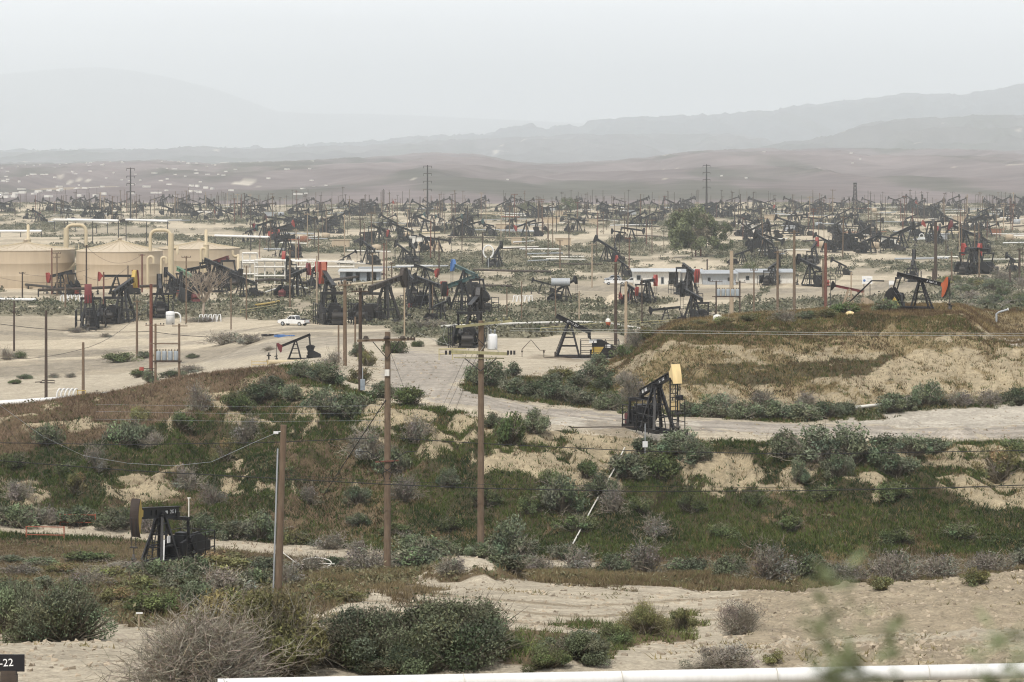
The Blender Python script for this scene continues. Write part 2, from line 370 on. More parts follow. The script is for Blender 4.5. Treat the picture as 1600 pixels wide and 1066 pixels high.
# far bank
bank = (Dg >= 206) & (Dg < 275) & (YPg > edge_y+wy*7) & ((PXg < 560) | (Dg < 262))
setc(bank, SOIL, .95, .15)
bg = bank & (n3+.5*n4 > .30); setc(bg, DSOIL, .35, .7)
setc(bank & (PXg < 560) & inpoly([(-200,580),(0,580),(140,590),(300,565),(430,550),(450,592),(410,612),(340,632),(250,662),(120,694),(0,712),(-200,720)]), DSOIL, .05, 1.0)
setc(bank & (PW+wx*40 > 440) & (PW+wx*40 < 640) & (YPg > 690) & (YPg < 850) & (n4 > -.25), DSOIL, .4, .6)
for pl in ([(770,724),(795,695),(830,672),(1000,674),(1060,690),(1110,692),(1050,712),(985,716),(960,738),(905,745),(850,744),(800,736)],
           [(1055,714),(1120,708),(1180,716),(1215,736),(1165,758),(1135,784),(1095,774),(1070,750)],
           [(1450,752),(1530,742),(1700,740),(1700,805),(1560,797),(1500,777)],
           [(705,648),(770,646),(778,662),(748,690),(705,700),(665,716),(652,706),(690,672)],
           [(572,626),(612,628),(680,638),(690,650),(630,660),(575,676),(556,655)],
           [(750,722),(790,688),(806,700),(785,728),(760,738)],
           [(425,602),(485,603),(535,612),(540,634),(490,640),(445,628)],
           [(325,620),(355,606),(380,632),(330,642)], [(155,752),(210,738),(275,757),(280,776),(200,784),(162,772)],
           [(-200,752),(50,748),(75,770),(60,788),(-200,795)], [(342,738),(374,708),(388,738),(372,772),(345,778)],
           [(1300,745),(1372,733),(1378,770),(1355,792),(1362,760)], [(1180,700),(1500,694),(1700,690),(1700,700),(1500,712),(1220,708)],
           [(1640,700),(1560,712),(1440,720),(1400,730),(1600,732),(1700,730)]):
    setc(inpoly(pl, (206, 264)) & (n4+.5*n3 > -.34), SCARP*.98, .05, .10)
setc(bank & ((gul > .93) & (n3 > -.05)) & (YPg < 770), SCARP*.9, .15, .25)
# terrace, road and pump pads
terr = (Dg >= 222) & (Dg < 420) & ~bank & (Dg < 560)
setc(terr & (PXg > 500), SAND*1.06)
setc(inpoly([(600,560),(640,548),(760,560),(740,590),(700,600),(760,622),(900,645),(1080,658),(1300,664),(1450,672),(1700,668),(1700,686),(1300,684),(1080,672),(900,660),(760,638),(650,622),(600,600)], (222, 420)) & ~bank, TRACK*1.02)
setc(inpoly([(1340,640),(1460,636),(1600,628),(1700,630),(1700,668),(1450,670),(1300,660)], (240, 270)), PALE*.95)
setc(inpoly([(860,650),(980,658),(1090,662),(1090,672),(980,670),(860,664)], (236, 262)) & ~bank, PALE)
setc(inpoly([(720,612),(735,580),(800,588),(940,590),(1000,596),(1060,632),(1300,632),(1340,640),(1300,658),(1200,658),(1060,650),(980,644),(860,632),(770,622)], (236, 330)), SCRUBSOIL, .5, .3)
setc(inpoly([(1300,640),(1460,626),(1700,618),(1700,634),(1460,640),(1340,656)], (256, 275)), SCRUBSOIL, .5, .3)
# the mound
mound = (Dg >= 263) & (Dg < 345) & (PXg > 930) & (YPg < np.interp(PXg, [930, 1000, 1060, 1300, 1460, 1600, 1800], [590, 640, 646, 640, 632, 628, 628]))
setc(mound, np.array((.24, .19, .11)), .15, .75)
setc(mound & (n3+.5*n4 > .06), SCARP*.92, .03, .2)
setc(mound & (n4+.4*n3 > -.22) & inpoly([(940,580),(1060,495),(1250,488),(1420,480),(1560,500),(1540,522),(1330,530),(1200,545),(1050,535),(980,560)], (263, 345)), np.array((.15, .11, .06)), .45, 1.1)
setc(mound & (n4+.3*n3 > -.2) & inpoly([(1040,575),(1330,560),(1400,555),(1360,585),(1200,602),(1050,602)], (263, 300)), SOIL*1.25, .25, .9)
setc(mound & inpoly([(1380,570),(1440,548),(1700,545),(1700,620),(1480,618),(1380,615),(1360,590)], (263, 300)) & (n4 > -.35), SCARP*1.0, .02, .16)
setc((Dg > 340) & (Dg < 365) & (PXg > 1530), np.array((.3, .22, .13)), .2, .8)
setc(inpoly([(1560,530),(1700,528),(1700,548),(1580,546)], (288, 335)), PALE)
# the plain: strips of scrub between bare pads and tracks
scr = fbm(Xg/24, Yg/60, 131, 4)+.45*fbm(Xg/7, Yg/14, 137, 3)
plain = (Dg >= 420)
scrubm = plain & (Dg < 2600) & (scr > .02)
for pl, v in (([(-200,474),(120,470),(260,462),(330,470),(460,470),(460,492),(300,498),(150,494),(-200,492)], 1), ([(540,470),(700,470),(760,490),(760,508),(700,500),(540,495)], 1),
              ([(760,492),(860,478),(1000,478),(1060,485),(1060,505),(940,512),(800,520),(680,524),(600,530),(640,515)], 1),
              ([(1180,430),(1360,455),(1420,470),(1430,450),(1700,425),(1700,500),(1100,505),(1150,470)], .7),
              ([(-200,502),(100,498),(420,502),(600,508),(640,540),(520,560),(400,560),(200,600),(-200,640)], 0), ([(0,450),(330,448),(380,462),(0,468)], 0),
              ([(900,440),(1200,445),(1180,465),(900,470)], 0), ([(1230,436),(1400,440),(1400,462),(1200,470),(1160,480)], 0), ([(1380,425),(1560,424),(1600,432),(1400,440)], 0)):
    q = inpoly(pl, (340, 900))
    if v: scrubm |= q & (n3 > -v*.3+.05*0)
    else: scrubm &= ~q
setc(plain, SAND*1.0)
base[plain] *= (1+.16*np.sign(fbm(Xg/60, Yg/35, 141, 3)))[plain][:, None]*np.array((1, .985, .96))
setc(scrubm, SCRUBSOIL)
far = plain & (Dg > 2100)
base[far] = (np.array((.27, .22, .17))*(1+.5*fbm(Xg/300, Yg/500, 151, 4))[..., None])[far]
# the small dirt track along the foot of the bank, wheel tracks
setc(strip([(-200,822),(0,825),(150,832),(300,847),(450,859),(560,868),(700,876),(930,887)], 8.5, (194, 219)), SAND*1.05, 0, .02)
for off in (-14, 2, 18):
    setc(strip([(560,936+off),(700,945+off),(900,962+off),(1150,948+off),(1300,935+off)], 1.6, (82, 128)), GRAVEL*.92)
for k in range(9):
    o_ = (-16, -12, -8.5, -4, -1, 2.5, 6, 9.5, 14)[k]; f_ = (.86, .93, .84, 1.08, .88, 1.06, .86, .94, .9)[k]
    q = strip([(745,612+o_*.55),(780,628+o_*.6),(860,646+o_*.7),(980,661+o_*.8),(1100,668+o_*.8),(1300,676+o_),(1480,680+o_),(1700,676+o_)], 1.1, (226, 275)) & ~bank
    base[q] *= f_
    q = (np.abs((PXg-(690+o_*5))-(620-YPg)*np.interp(YPg, [540, 580, 620], [-.2, .35, .2])*2.2+wx*4) < 2.2) & (YPg > 548) & (YPg < 640) & (Dg > 240) & (Dg < 420) & ~bank
    base[q] *= f_
# ruts across the yards, oil-darkened ground around the pumps
for ln, hw in (([(-200,590),(0,583),(200,566),(330,556),(470,538),(560,528),(640,522)], 9), ([(0,520),(200,528),(400,516),(560,510)], 3), ([(60,560),(250,540),(420,526),(520,520)], 4), ([(850,450),(1000,452),(1200,456),(1420,446),(1600,440)], 4), ([(640,500),(760,508),(900,512)], 2)):
    xs_ = [p[0] for p in ln]; ys_ = [p[1] for p in ln]; dy_ = YPg-np.interp(PXg, xs_, ys_)+wy*3
    q = (np.abs(dy_) < hw) & (PXg >= xs_[0]) & (PXg <= xs_[-1]) & (Dg > 300) & (Dg < 900) & ~mound & ~bank
    base[q] = base[q]*.88*np.array((.98, .99, 1.02))
    for o_ in (-.75, -.35, .2, .6):
        q2 = q & (np.abs(dy_-o_*hw) < max(.5, hw*.09)); base[q2] *= .86
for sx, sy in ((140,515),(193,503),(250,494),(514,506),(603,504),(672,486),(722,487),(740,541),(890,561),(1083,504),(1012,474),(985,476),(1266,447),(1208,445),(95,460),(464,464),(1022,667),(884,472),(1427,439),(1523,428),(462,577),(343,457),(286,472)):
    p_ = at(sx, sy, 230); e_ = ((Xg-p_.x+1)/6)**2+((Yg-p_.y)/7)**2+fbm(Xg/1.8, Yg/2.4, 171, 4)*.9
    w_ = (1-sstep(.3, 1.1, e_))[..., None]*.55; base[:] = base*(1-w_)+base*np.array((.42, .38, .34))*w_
base *= (1+.13*fbm(Xg/1.3, Yg/1.6, 161, 3)+.10*fbm(Xg/11, Yg/17, 163, 3))[..., None]
V = np.stack([Xg, Yg, Zg], -1).reshape(-1, 3)
nx, ny = PXg.shape
ii, jj = np.meshgrid(np.arange(nx-1), np.arange(ny-1), indexing='ij')
q0 = (ii*ny+jj).ravel()
FQ = np.stack([q0, q0+ny, q0+ny+1, q0+1], -1)
kind(link('ground', bigmesh('ground', V, FQ, np.clip(base, .02, .75).reshape(-1, 3), GROUND, True)), 'structure')

# ------------------------------------------------------------------ hills
HILLM = groundmat('hill_ground', (.02, .006, .0016), .15, (.80, 1.16))
def hills(name, crest, d0, d1, d2, amp, seed, colr, foot=0.0, whites=0, power=1.0, rough=(230, 800)):
    xs = np.linspace(-700, 2300, 420); rows = np.concatenate([np.linspace(d0, d1, 90), np.linspace(d1, d2, 14)[1:]])
    PX, D = np.meshgrid(xs, rows, indexing='ij'); X = (PX-800)/F*D
    cy = np.interp(xs, [c[0] for c in crest], [c[1] for c in crest])
    k = np.array([1, 4, 6, 4, 1.])/16; cy = np.convolve(np.pad(cy, 2, mode='edge'), k, 'valid')
    zc = CZ-(cy-HY)/F*d1
    t = np.clip((D-d0)/(d1-d0), 0, 1)**power; t = t*t*(3-2*t)*.6+t*.4
    back = np.clip((D-d1)/(d2-d1), 0, 1)
    Z = foot+(zc[:, None]-foot)*t*(1-back)-back*30
    env = np.sin(np.pi*np.clip((D-d0)/(d1-d0), 0, 1))
    Z += amp*env*((1-np.abs(fbm(X/rough[0], D/rough[1], seed, 4)))*2-1.2)
    Z += amp*.10*(1-back)*fbm(X/(rough[0]*.35), D/(rough[1]*.35), seed+9, 3)*t
    Z[:, 0] = -4
    c = np.array(colr)*(1+.30*fbm(X/600, D/1100, seed+3, 4)+.22*fbm(X/90, D/260, seed+5, 4))[..., None]
    g = sstep(.1, .4, fbm(X/170, D/1300, seed+13, 5, .6)); c = c*(1-g[..., None]*.7)+np.array((.07, .075, .055))*g[..., None]*.7  # grey-green scrub patches, deepened so the colour also stands in for fold shading
    if whites:
        w = (fbm(X/55, D/330, seed+7, 4) > .60-.16*whites*sstep(.1, .5, fbm(X/500, D/1500, seed+8, 2))) & (D < d1*.98)
        c[w] = (.42, .38, .32)
    c[:, :2] = np.array(colr)
    n1, n2 = PX.shape; a, b = np.meshgrid(np.arange(n1-1), np.arange(n2-1), indexing='ij'); q = (a*n2+b).ravel()
    me = bigmesh(name, np.stack([X, D, Z], -1).reshape(-1, 3), np.stack([q, q+n2, q+n2+1, q+1], -1), np.clip(c, .02, .8).reshape(-1, 3), HILLM, True)
    o = kind(link(name, me), 'structure')
    return X, D, Z
HA = hills('hills', [(-700,266),(0,263),(100,262),(180,259),(250,256),(330,263),(430,259),(500,256),(560,253),(620,248),(680,245),(740,248),(800,258),(860,263),(950,258),(1050,248),(1110,241),(1200,239),(1320,238),(1450,240),(1600,242),(2300,238)], 2060, 8500, 11000, 26, 201, (.165, .138, .135), 0, .2, .8)
hills('hills', [(-700,250),(0,248),(130,243),(230,240),(300,233),(340,239),(420,241),(470,236),(560,234),(640,228),(700,224),(800,219),(900,214),(1000,213),(1080,214),(1150,211),(1220,224),(1300,232),(1400,240),(2300,250)], 9500, 15000, 18000, 60, 231, (.12, .115, .11), 0, .2)
hills('hills', [(-700,300),(1000,300),(1150,262),(1230,240),(1290,226),(1350,204),(1400,196),(1470,191),(1600,186),(2300,170)], 8000, 12500, 15500, 85, 251, (.105, .10, .09), 0, .15)
hills('hills', [(-700,262),(300,256),(520,242),(600,233),(680,226),(760,217),(800,209),(832,202),(860,207),(900,203),(940,195),(990,191),(1060,187),(1100,184),(1180,180),(1230,172),(1290,165),(1340,160),(1380,155),(1400,148),(1425,147),(1450,151),(1500,149),(1560,141),(1600,134),(1700,120),(2300,100)], 14000, 20000, 24000, 130, 271, (.075, .08, .08), 0)
hills('mountain', [(-700,140),(0,116),(80,108),(150,104),(210,110),(270,122),(330,138),(380,155),(430,174),(480,178),(600,180),(720,184),(850,190),(950,196),(1100,210),(2300,230)], 30000, 39000, 41500, 110, 291, (.17, .17, .16), 0, 0, 1.0, (2200, 3000))
# far town and yards on the valley floor: one mass of pale boxes nobody could count
mb = MB()
for _ in range(260):
    d = R_.uniform(2250, 5600)
    px = abs(R_.gauss(0, 190)) if R_.random() < .94 else R_.uniform(0, 1600)
    i = int(np.clip((px+700)/3000*419, 0, 418)); rows = HA[1][0]; j = int(np.clip(np.searchsorted(rows, d), 0, len(rows)-1))
    z = HA[2][i, j]; s = R_.uniform(2.5, 6)
    mb.box(((px-800)/F*d, d, z+1.2), (s*R_.uniform(.7, 1.6), s*.6, R_.uniform(1.1, 2.0)), Matrix.Rotation(R_.uniform(0, 3), 3, 'Z'))
o = link('distant_town', mb.mesh('distant_town', M['offwhite'])); kind(o, 'stuff')
mb = MB()
# ------------------------------------------------------------------ vegetation
def quads(C, size, rnd, col, aspect=2.2, upbias=.0):
    """leaf quads (thin diamonds) at points C"""
    n = len(C); a = rnd.normal(size=(n, 3)); a[:, 2] += upbias; a /= np.linalg.norm(a, axis=1)[:, None]
    b = rnd.normal(size=(n, 3)); b -= a*(a*b).sum(1)[:, None]; b /= np.linalg.norm(b, axis=1)[:, None]
    s = (size*rnd.uniform(.6, 1.4, n))[:, None]
    V = np.stack([C-a*s*aspect/2, C+b*s/2, C+a*s*aspect/2, C-b*s/2], 1).reshape(-1, 3)
    return V, np.arange(4*n).reshape(-1, 4), np.repeat(col, 4, 0)
def sticks(p, q, w0, rnd, col, w1=.2):
    """thin tapering blades from p to q"""
    n = len(p); d = q-p; s = np.cross(d, rnd.normal(size=(n, 3))); s /= np.linalg.norm(s, axis=1)[:, None]+1e-9
    w = w0[:, None]/2
    V = np.stack([p-s*w, p+s*w, q+s*w*w1, q-s*w*w1], 1).reshape(-1, 3)
    return V, np.arange(4*n).reshape(-1, 4), np.repeat(col, 4, 0)
def join(ps):
    o = 0; Vs = []; Fs = []; Cs = []
    for V, Fc, C in ps:
        Vs.append(V); Fs.append(Fc+o); Cs.append(C); o += len(V)
    return np.concatenate(Vs), np.concatenate(Fs), np.concatenate(Cs)
TONES = dict(  # leaf colour, twig colour
    g=((.085, .105, .045), (.09, .075, .05)), s=((.108, .124, .074), (.11, .095, .07)), d=((.165, .152, .125), (.215, .19, .15)),
    o=((.155, .15, .065), (.13, .11, .07)), G=((.105, .118, .070), (.13, .115, .088)))
def shrub_parts(kd, seed, nl, leaf, hgt=.62, nc=18, dome=.30):
    """a shrub one unit wide: leaf clumps over a low dome of radiating stems"""
    rnd = np.random.default_rng(seed); lc, tcol = TONES[kd]
    th = rnd.uniform(0, 2*np.pi, nc); rr = np.sqrt(rnd.uniform(0, 1, nc))*(.36+.12*np.sin(th*2+seed)+.06*np.sin(th*3+seed*2))
    zc = hgt*(rnd.uniform(.35, .82, nc))*np.sqrt(np.clip(1-(rr/.52)**2, .05, 1))
    cr = rnd.uniform(.09, .19, nc); cc = np.stack([rr*np.cos(th), rr*np.sin(th), zc], 1)
    tone = rnd.uniform(.68, 1.32, nc); hue = rnd.normal(0, .07, (nc, 3))
    k = rnd.integers(0, nc, nl); dv = rnd.normal(size=(nl, 3)); dv /= np.linalg.norm(dv, axis=1)[:, None]
    Pt = cc[k]+dv*(cr[k]*rnd.uniform(.35, 1.12, nl)**.6)[:, None]*np.array((1, 1, .85))
    stray = rnd.random(nl) < .16; Pt[stray] += dv[stray]*rnd.uniform(0, .09, (stray.sum(), 1))+np.array((0, 0, .02))
    Pt[:, 2] = np.where(Pt[:, 2] < .02, rnd.uniform(.01, .12, nl), Pt[:, 2])
    col = np.array(lc)*(tone[k][:, None]*(1+hue[k]))*rnd.uniform(.75, 1.3, nl)[:, None]
    leaves = quads(Pt, np.full(nl, leaf), rnd, col, 2.4, .5)
    ns = max(14, nl//9); kk2 = rnd.integers(0, nc, ns)
    q = cc[kk2]+rnd.normal(size=(ns, 3))*cr[kk2][:, None]*.75; q[:, 2] = np.abs(q[:, 2])
    p = rnd.normal(size=(ns, 3))*np.array((.07, .07, 0))
    m = p*.35+q*.65+rnd.normal(size=(ns, 3))*.03; m[:, 2] = p[:, 2]*.4+q[:, 2]*.6
    tw = np.full(ns, .012); tcl = np.array(tcol)*rnd.uniform(.6, 1.3, ns)[:, None]
    stems = join([sticks(p, m, tw, rnd, tcl, .7), sticks(m, q, tw*.7, rnd, tcl)])
    return leaves, stems
def dry_parts(seed, ns, hgt=.6, w=.006, curl=.06):
    """a dead, grey, twiggy shrub: stems fan out and branch twice"""
    rnd = np.random.default_rng(seed); tcol = np.array(TONES['d'][1])
    n0 = max(10, ns//14); th = rnd.uniform(0, 2*np.pi, n0); el = rnd.uniform(.15, 1.45, n0)
    L = rnd.uniform(.3, .52, n0)*(.75+.25*hgt)
    p = rnd.normal(size=(n0, 3))*np.array((.06, .06, 0)); d = np.stack([np.cos(th)*np.cos(el), np.sin(th)*np.cos(el), np.sin(el)*hgt*1.7], 1)
    out = []; P0, D0, L0, W0 = p, d, L, np.full(n0, w*2.4)
    for lev, k in enumerate((1, 3, 5)):
        if lev:
            P0 = np.repeat(P1, k, 0); D0 = np.repeat(D0, k, 0)+rnd.normal(size=(len(P0), 3))*(.45+.15*lev); D0 /= np.linalg.norm(D0, axis=1)[:, None]
            t = rnd.uniform(-.6, 0, len(P0)); P0 = P0+np.repeat(D1, k, 0)*(t*np.repeat(L0, k))[:, None]
            L0 = np.repeat(L0, k)*rnd.uniform(.35, .7, len(P0)); W0 = np.repeat(W0, k)*.6
        P1 = P0+D0*L0[:, None]+rnd.normal(size=P0.shape)*curl*L0[:, None]; P1[:, 2] = np.abs(P1[:, 2]); D1 = D0
        mid = (P0+P1)/2+rnd.normal(size=P0.shape)*(L0*.09)[:, None]; mid[:, 2] = np.maximum(mid[:, 2], .005)
        c = tcol*rnd.uniform(.6, 1.35, len(P0))[:, None]*(1+rnd.normal(0, .05, (len(P0), 3)))
        out += [sticks(P0, mid, W0, rnd, c, .8), sticks(mid, P1, W0*.8, rnd, c, .35)]
    return join(out)
def vmesh(name, t): return bigmesh(name, t[0], t[1], t[2], LEAF)
# ---- shared meshes for the shrubs of the middle distance
SHM = {}
for kd in 'gso':
    SHM[kd] = [vmesh('shrub', join([dry_parts(600+i, 90+40*i, .6, .007)]+list(shrub_parts(kd, 300+i*7+ord(kd), 2600, .025, (.5, .62, .45, .7, .55)[i], (11, 19, 24, 15, 21)[i])))) for i in range(5)]
SHM['d'] = []
for i in range(4):
    lv, st = shrub_parts('d', 391+i, 900, .022, .5+.07*i, 15)
    SHM['d'].append(vmesh('shrub', join([dry_parts(350+i, 700, .55+.08*i, .009), lv, st])))
used = {}
WORDS = dict(g='dark green', s='silvery grey-green', d='dry grey twiggy', o='olive yellow-green')
def shrub(px, py, wpx, hpx, kd, group, label=None, dmin=58, loc=None):
    p = loc or at(px, py, dmin); wd = wpx/F*p.y; h = hpx/F*p.y
    me = R_.choice(SHM[kd]); zmax = .62
    o = link('shrub', me, None, p-Vector((0, 0, .06*h))); o.rotation_euler = (0, 0, R_.uniform(0, 6.28)); o.scale = (wd*R_.uniform(.98, 1.16), wd*R_.uniform(.9, 1.1), h/.56)
    tag(o, label or '%s shrub %s' % (WORDS[kd], group), 'shrub', '%s shrubs %s' % (WORDS[kd], group)); return o
BANKG = 'growing on the dark grassy bank below the terrace road'
LEFTG = 'growing on the slope of the reddish grass hill'
FOOTG = 'beside the dirt track at the foot of the bank'
GULG = 'in the row between the sandy road and the dark bank'
TERG = 'in the belt between the terrace road and the mound'
RIMG = 'along the rim where the terrace drops to the bank'
MNDG = 'on top of the dry grass mound'
ROADG = 'beside the winding sand road in the middle'
YARDG = 'on the bare sand yard before the tan tanks'
SCRG = 'in the scrub behind the mound at the edge of the yards'
lst = [
 # gully and foot of the bank
 (960,897,60,35,'s',GULG),(1012,898,90,46,'d',GULG),(1075,895,80,34,'s',GULG),(1140,900,80,36,'s',GULG),(1200,907,95,48,'d',GULG),(1262,907,80,45,'s',GULG),(1318,908,80,36,'d',GULG),(1395,908,84,55,'d',GULG),
 (1465,902,90,40,'d',GULG),(1545,893,80,34,'d',GULG),(1600,882,70,30,'s',GULG),(900,893,70,30,'d',GULG),(842,893,60,30,'d',GULG),(650,888,115,46,'s',GULG),(705,896,60,30,'d',GULG),(800,893,90,34,'s',GULG),(575,892,90,40,'d',GULG),(525,886,60,18,'s',GULG),
 (480,893,70,23,'d',GULG),(410,890,90,26,'s',FOOTG),(350,900,120,34,'o',FOOTG),(300,906,80,40,'s',FOOTG),(245,908,84,46,'s',FOOTG),(192,880,86,29,'d',FOOTG),(130,868,90,31,'g',FOOTG),(62,872,70,24,'s',FOOTG),(12,868,60,22,'s',FOOTG),(95,900,70,18,'o',FOOTG),(30,900,80,24,'d',FOOTG),(325,880,50,18,'s',FOOTG),(165,905,60,28,'o',FOOTG),
 (25,822,80,46,'s',FOOTG),(65,818,56,32,'d',FOOTG),(120,822,70,34,'s',FOOTG),(180,826,72,36,'s',FOOTG),(225,830,60,30,'d',FOOTG),(318,838,70,40,'s',FOOTG),(362,842,66,36,'s',FOOTG),(408,842,76,46,'s',FOOTG),(455,850,60,28,'o',FOOTG),(515,858,60,22,'d',FOOTG),(650,864,90,40,'s',FOOTG),(690,868,60,30,'s',FOOTG),(798,872,100,54,'s',FOOTG),(750,872,50,26,'s',FOOTG),(880,875,70,30,'s',FOOTG),(560,865,40,20,'d',FOOTG),
 (60,925,80,30,'s',FOOTG),(140,918,70,30,'d',FOOTG),(215,925,80,36,'o',FOOTG),(285,930,90,44,'s',FOOTG),(345,925,90,46,'d',FOOTG),(400,918,80,40,'s',FOOTG),(450,915,60,26,'d',FOOTG),(180,950,80,30,'o',FOOTG),(10,940,70,40,'s',FOOTG),(240,960,90,40,'g',FOOTG),(310,955,80,40,'s',FOOTG),(500,925,60,22,'o',FOOTG),(540,940,70,22,'o',FOOTG),
 # left hill
 (75,694,54,42,'s',LEFTG),(192,694,66,50,'s',LEFTG),(225,690,50,36,'s',LEFTG),(150,735,50,40,'d',LEFTG),(312,640,46,34,'d',LEFTG),(370,640,54,30,'g',LEFTG),(405,630,60,34,'s',LEFTG),(290,770,60,50,'d',LEFTG),(330,790,50,30,'d',LEFTG),(30,780,56,34,'d',LEFTG),(240,700,44,30,'d',LEFTG),(385,690,50,34,'d',LEFTG),(425,610,50,28,'s',LEFTG),(455,625,50,34,'s',LEFTG),(120,770,44,30,'o',LEFTG),(350,720,40,34,'o',LEFTG),(220,660,40,26,'o',LEFTG),(20,730,50,30,'g',LEFTG),(105,740,44,26,'g',LEFTG),(280,670,44,30,'g',LEFTG),
 # bank
 (550,652,76,52,'s',BANKG),(500,645,60,36,'s',BANKG),(470,590,44,24,'s',RIMG),(510,600,60,30,'s',RIMG),(645,634,76,34,'g',RIMG),(600,622,60,26,'s',RIMG),(562,600,44,24,'o',RIMG),(652,690,56,38,'d',BANKG),(575,715,70,46,'d',BANKG),(612,735,60,40,'s',BANKG),(628,780,56,36,'d',BANKG),(482,786,40,25,'d',BANKG),(558,786,42,30,'s',BANKG),(560,820,40,20,'s',BANKG),
 (798,695,64,56,'g',RIMG),(835,676,56,40,'s',RIMG),(770,668,40,24,'s',RIMG),(878,800,76,62,'s',BANKG),(940,775,60,40,'s',BANKG),(975,745,84,44,'s',BANKG),(1003,706,64,28,'s',BANKG),(1062,708,90,32,'s',BANKG),(1095,712,50,26,'g',BANKG),(1030,745,70,46,'g',BANKG),(915,745,50,30,'g',BANKG),(860,760,44,30,'g',BANKG),(960,800,50,34,'d',BANKG),
 (1085,722,60,36,'s',BANKG),(1225,712,60,44,'s',RIMG),(1268,720,86,50,'s',RIMG),(1330,724,90,54,'s',RIMG),(1385,712,64,36,'s',RIMG),(1425,710,60,28,'s',RIMG),(1462,708,60,26,'s',RIMG),(1584,706,60,28,'g',RIMG),(1560,752,70,52,'o',BANKG),(1250,754,44,34,'s',BANKG),(1400,745,70,40,'s',BANKG),(1290,780,50,30,'g',BANKG),(1395,780,60,30,'g',BANKG),(1310,745,50,40,'s',BANKG),
 (830,800,50,30,'g',BANKG),(760,790,50,30,'g',BANKG),(700,760,40,26,'s',BANKG),(1000,800,44,26,'g',BANKG),(1080,800,50,28,'g',BANKG),(1180,790,44,26,'g',BANKG),(900,830,60,30,'g',BANKG),(1020,838,60,26,'d',BANKG),(1240,830,60,28,'g',BANKG),(1130,840,54,24,'g',BANKG),(1500,840,60,26,'g',BANKG),(1400,850,60,26,'g',BANKG),(700,830,50,26,'g',BANKG),(620,836,50,20,'g',BANKG),
 # terrace belt
 (762,606,70,46,'s',TERG),(745,592,44,26,'g',TERG),(800,590,40,22,'s',TERG),(800,618,60,34,'s',TERG),(835,622,56,30,'s',TERG),(870,628,60,34,'s',TERG),(910,634,66,34,'s',TERG),(950,640,60,30,'s',TERG),(985,628,50,40,'d',TERG),(860,605,54,26,'s',TERG),(905,606,50,26,'s',TERG),(945,610,48,24,'s',TERG),(880,590,50,22,'o',TERG),(930,592,60,22,'s',TERG),(975,600,44,24,'d',TERG),
 (1075,650,60,30,'s',TERG),(1115,652,66,32,'s',TERG),(1160,654,60,30,'s',TERG),(1205,655,60,32,'s',TERG),(1250,656,80,36,'s',TERG),(1290,654,60,30,'s',TERG),(1320,648,50,28,'s',TERG),(1395,644,60,32,'s',TERG),(1425,640,44,26,'s',TERG),(1452,634,50,42,'s',TERG),(1500,634,50,26,'d',TERG),(1545,634,60,30,'d',TERG),(1592,634,56,32,'s',TERG),(1190,630,44,22,'d',TERG),(1130,632,40,20,'d',TERG),(1260,632,46,24,'d',TERG),
 (992,548,36,30,'d',MNDG),(975,560,40,26,'g',MNDG),(1010,532,40,20,'o',MNDG),(1225,504,44,20,'d',MNDG),(1260,500,40,16,'s',MNDG),(1320,492,60,22,'g',MNDG),(1385,486,50,26,'s',MNDG),(1130,505,50,14,'o',MNDG),(1170,502,44,14,'o',MNDG),(1290,496,40,14,'o',MNDG),(1090,510,40,12,'o',MNDG),
 # sand road and yard
 (616,552,46,30,'g',ROADG),(652,542,26,14,'g',ROADG),(572,572,30,24,'o',ROADG),(520,578,40,26,'d',ROADG),(495,585,40,24,'o',ROADG),(560,558,30,20,'s',ROADG),(600,610,30,16,'s',ROADG),(700,540,50,18,'s',ROADG),(680,515,46,14,'d',ROADG),(655,515,40,14,'d',ROADG),(850,520,44,12,'g',ROADG),(960,560,44,22,'g',ROADG),(935,572,36,18,'s',ROADG),
 (352,538,62,22,'d',YARDG),(392,537,50,18,'d',YARDG),(190,566,56,18,'g',YARDG),(225,560,30,12,'s',YARDG),(300,582,60,14,'d',YARDG),(218,590,40,14,'g',YARDG),(12,563,30,16,'d',YARDG),(30,560,22,16,'g',YARDG),(165,527,22,8,'d',YARDG),(120,520,30,10,'d',YARDG),(40,592,30,8,'s',YARDG),(85,590,24,8,'d',YARDG),(110,590,20,8,'d',YARDG),(25,600,24,8,'g',YARDG),(235,598,40,18,'s',YARDG),(270,590,40,12,'s',YARDG),(420,548,30,8,'d',YARDG),(300,560,26,8,'s',YARDG),
]
for px, py, w_, h_, kd, g in lst:
    if g in (FOOTG, GULG) and px < 470 and 855 < py < 886: h_ *= .55; py += 10   # keep the dirt track in sight
    shrub(px, py, w_, h_, kd, g)
for i in range(34):
    px = R_.uniform(1470, 1610); py = R_.uniform(438, 500); shrub(px, py, R_.uniform(24, 44), R_.uniform(9, 18), R_.choice('ggssod'), SCRG, dmin=420)
one = [(1525,912,56,32,'o','rounded yellow-green bush alone on the crest of the raw earth berm'), (1377,920,54,26,'o','low pale green bush at the foot of the raw earth berm'),
       (330,470,10,10,'s','x')][:2]
for px, py, w_, h_, kd, lb in one: shrub(px, py, w_, h_, kd, 'on the berm', lb)['group'] = 'bushes on the earth berm'
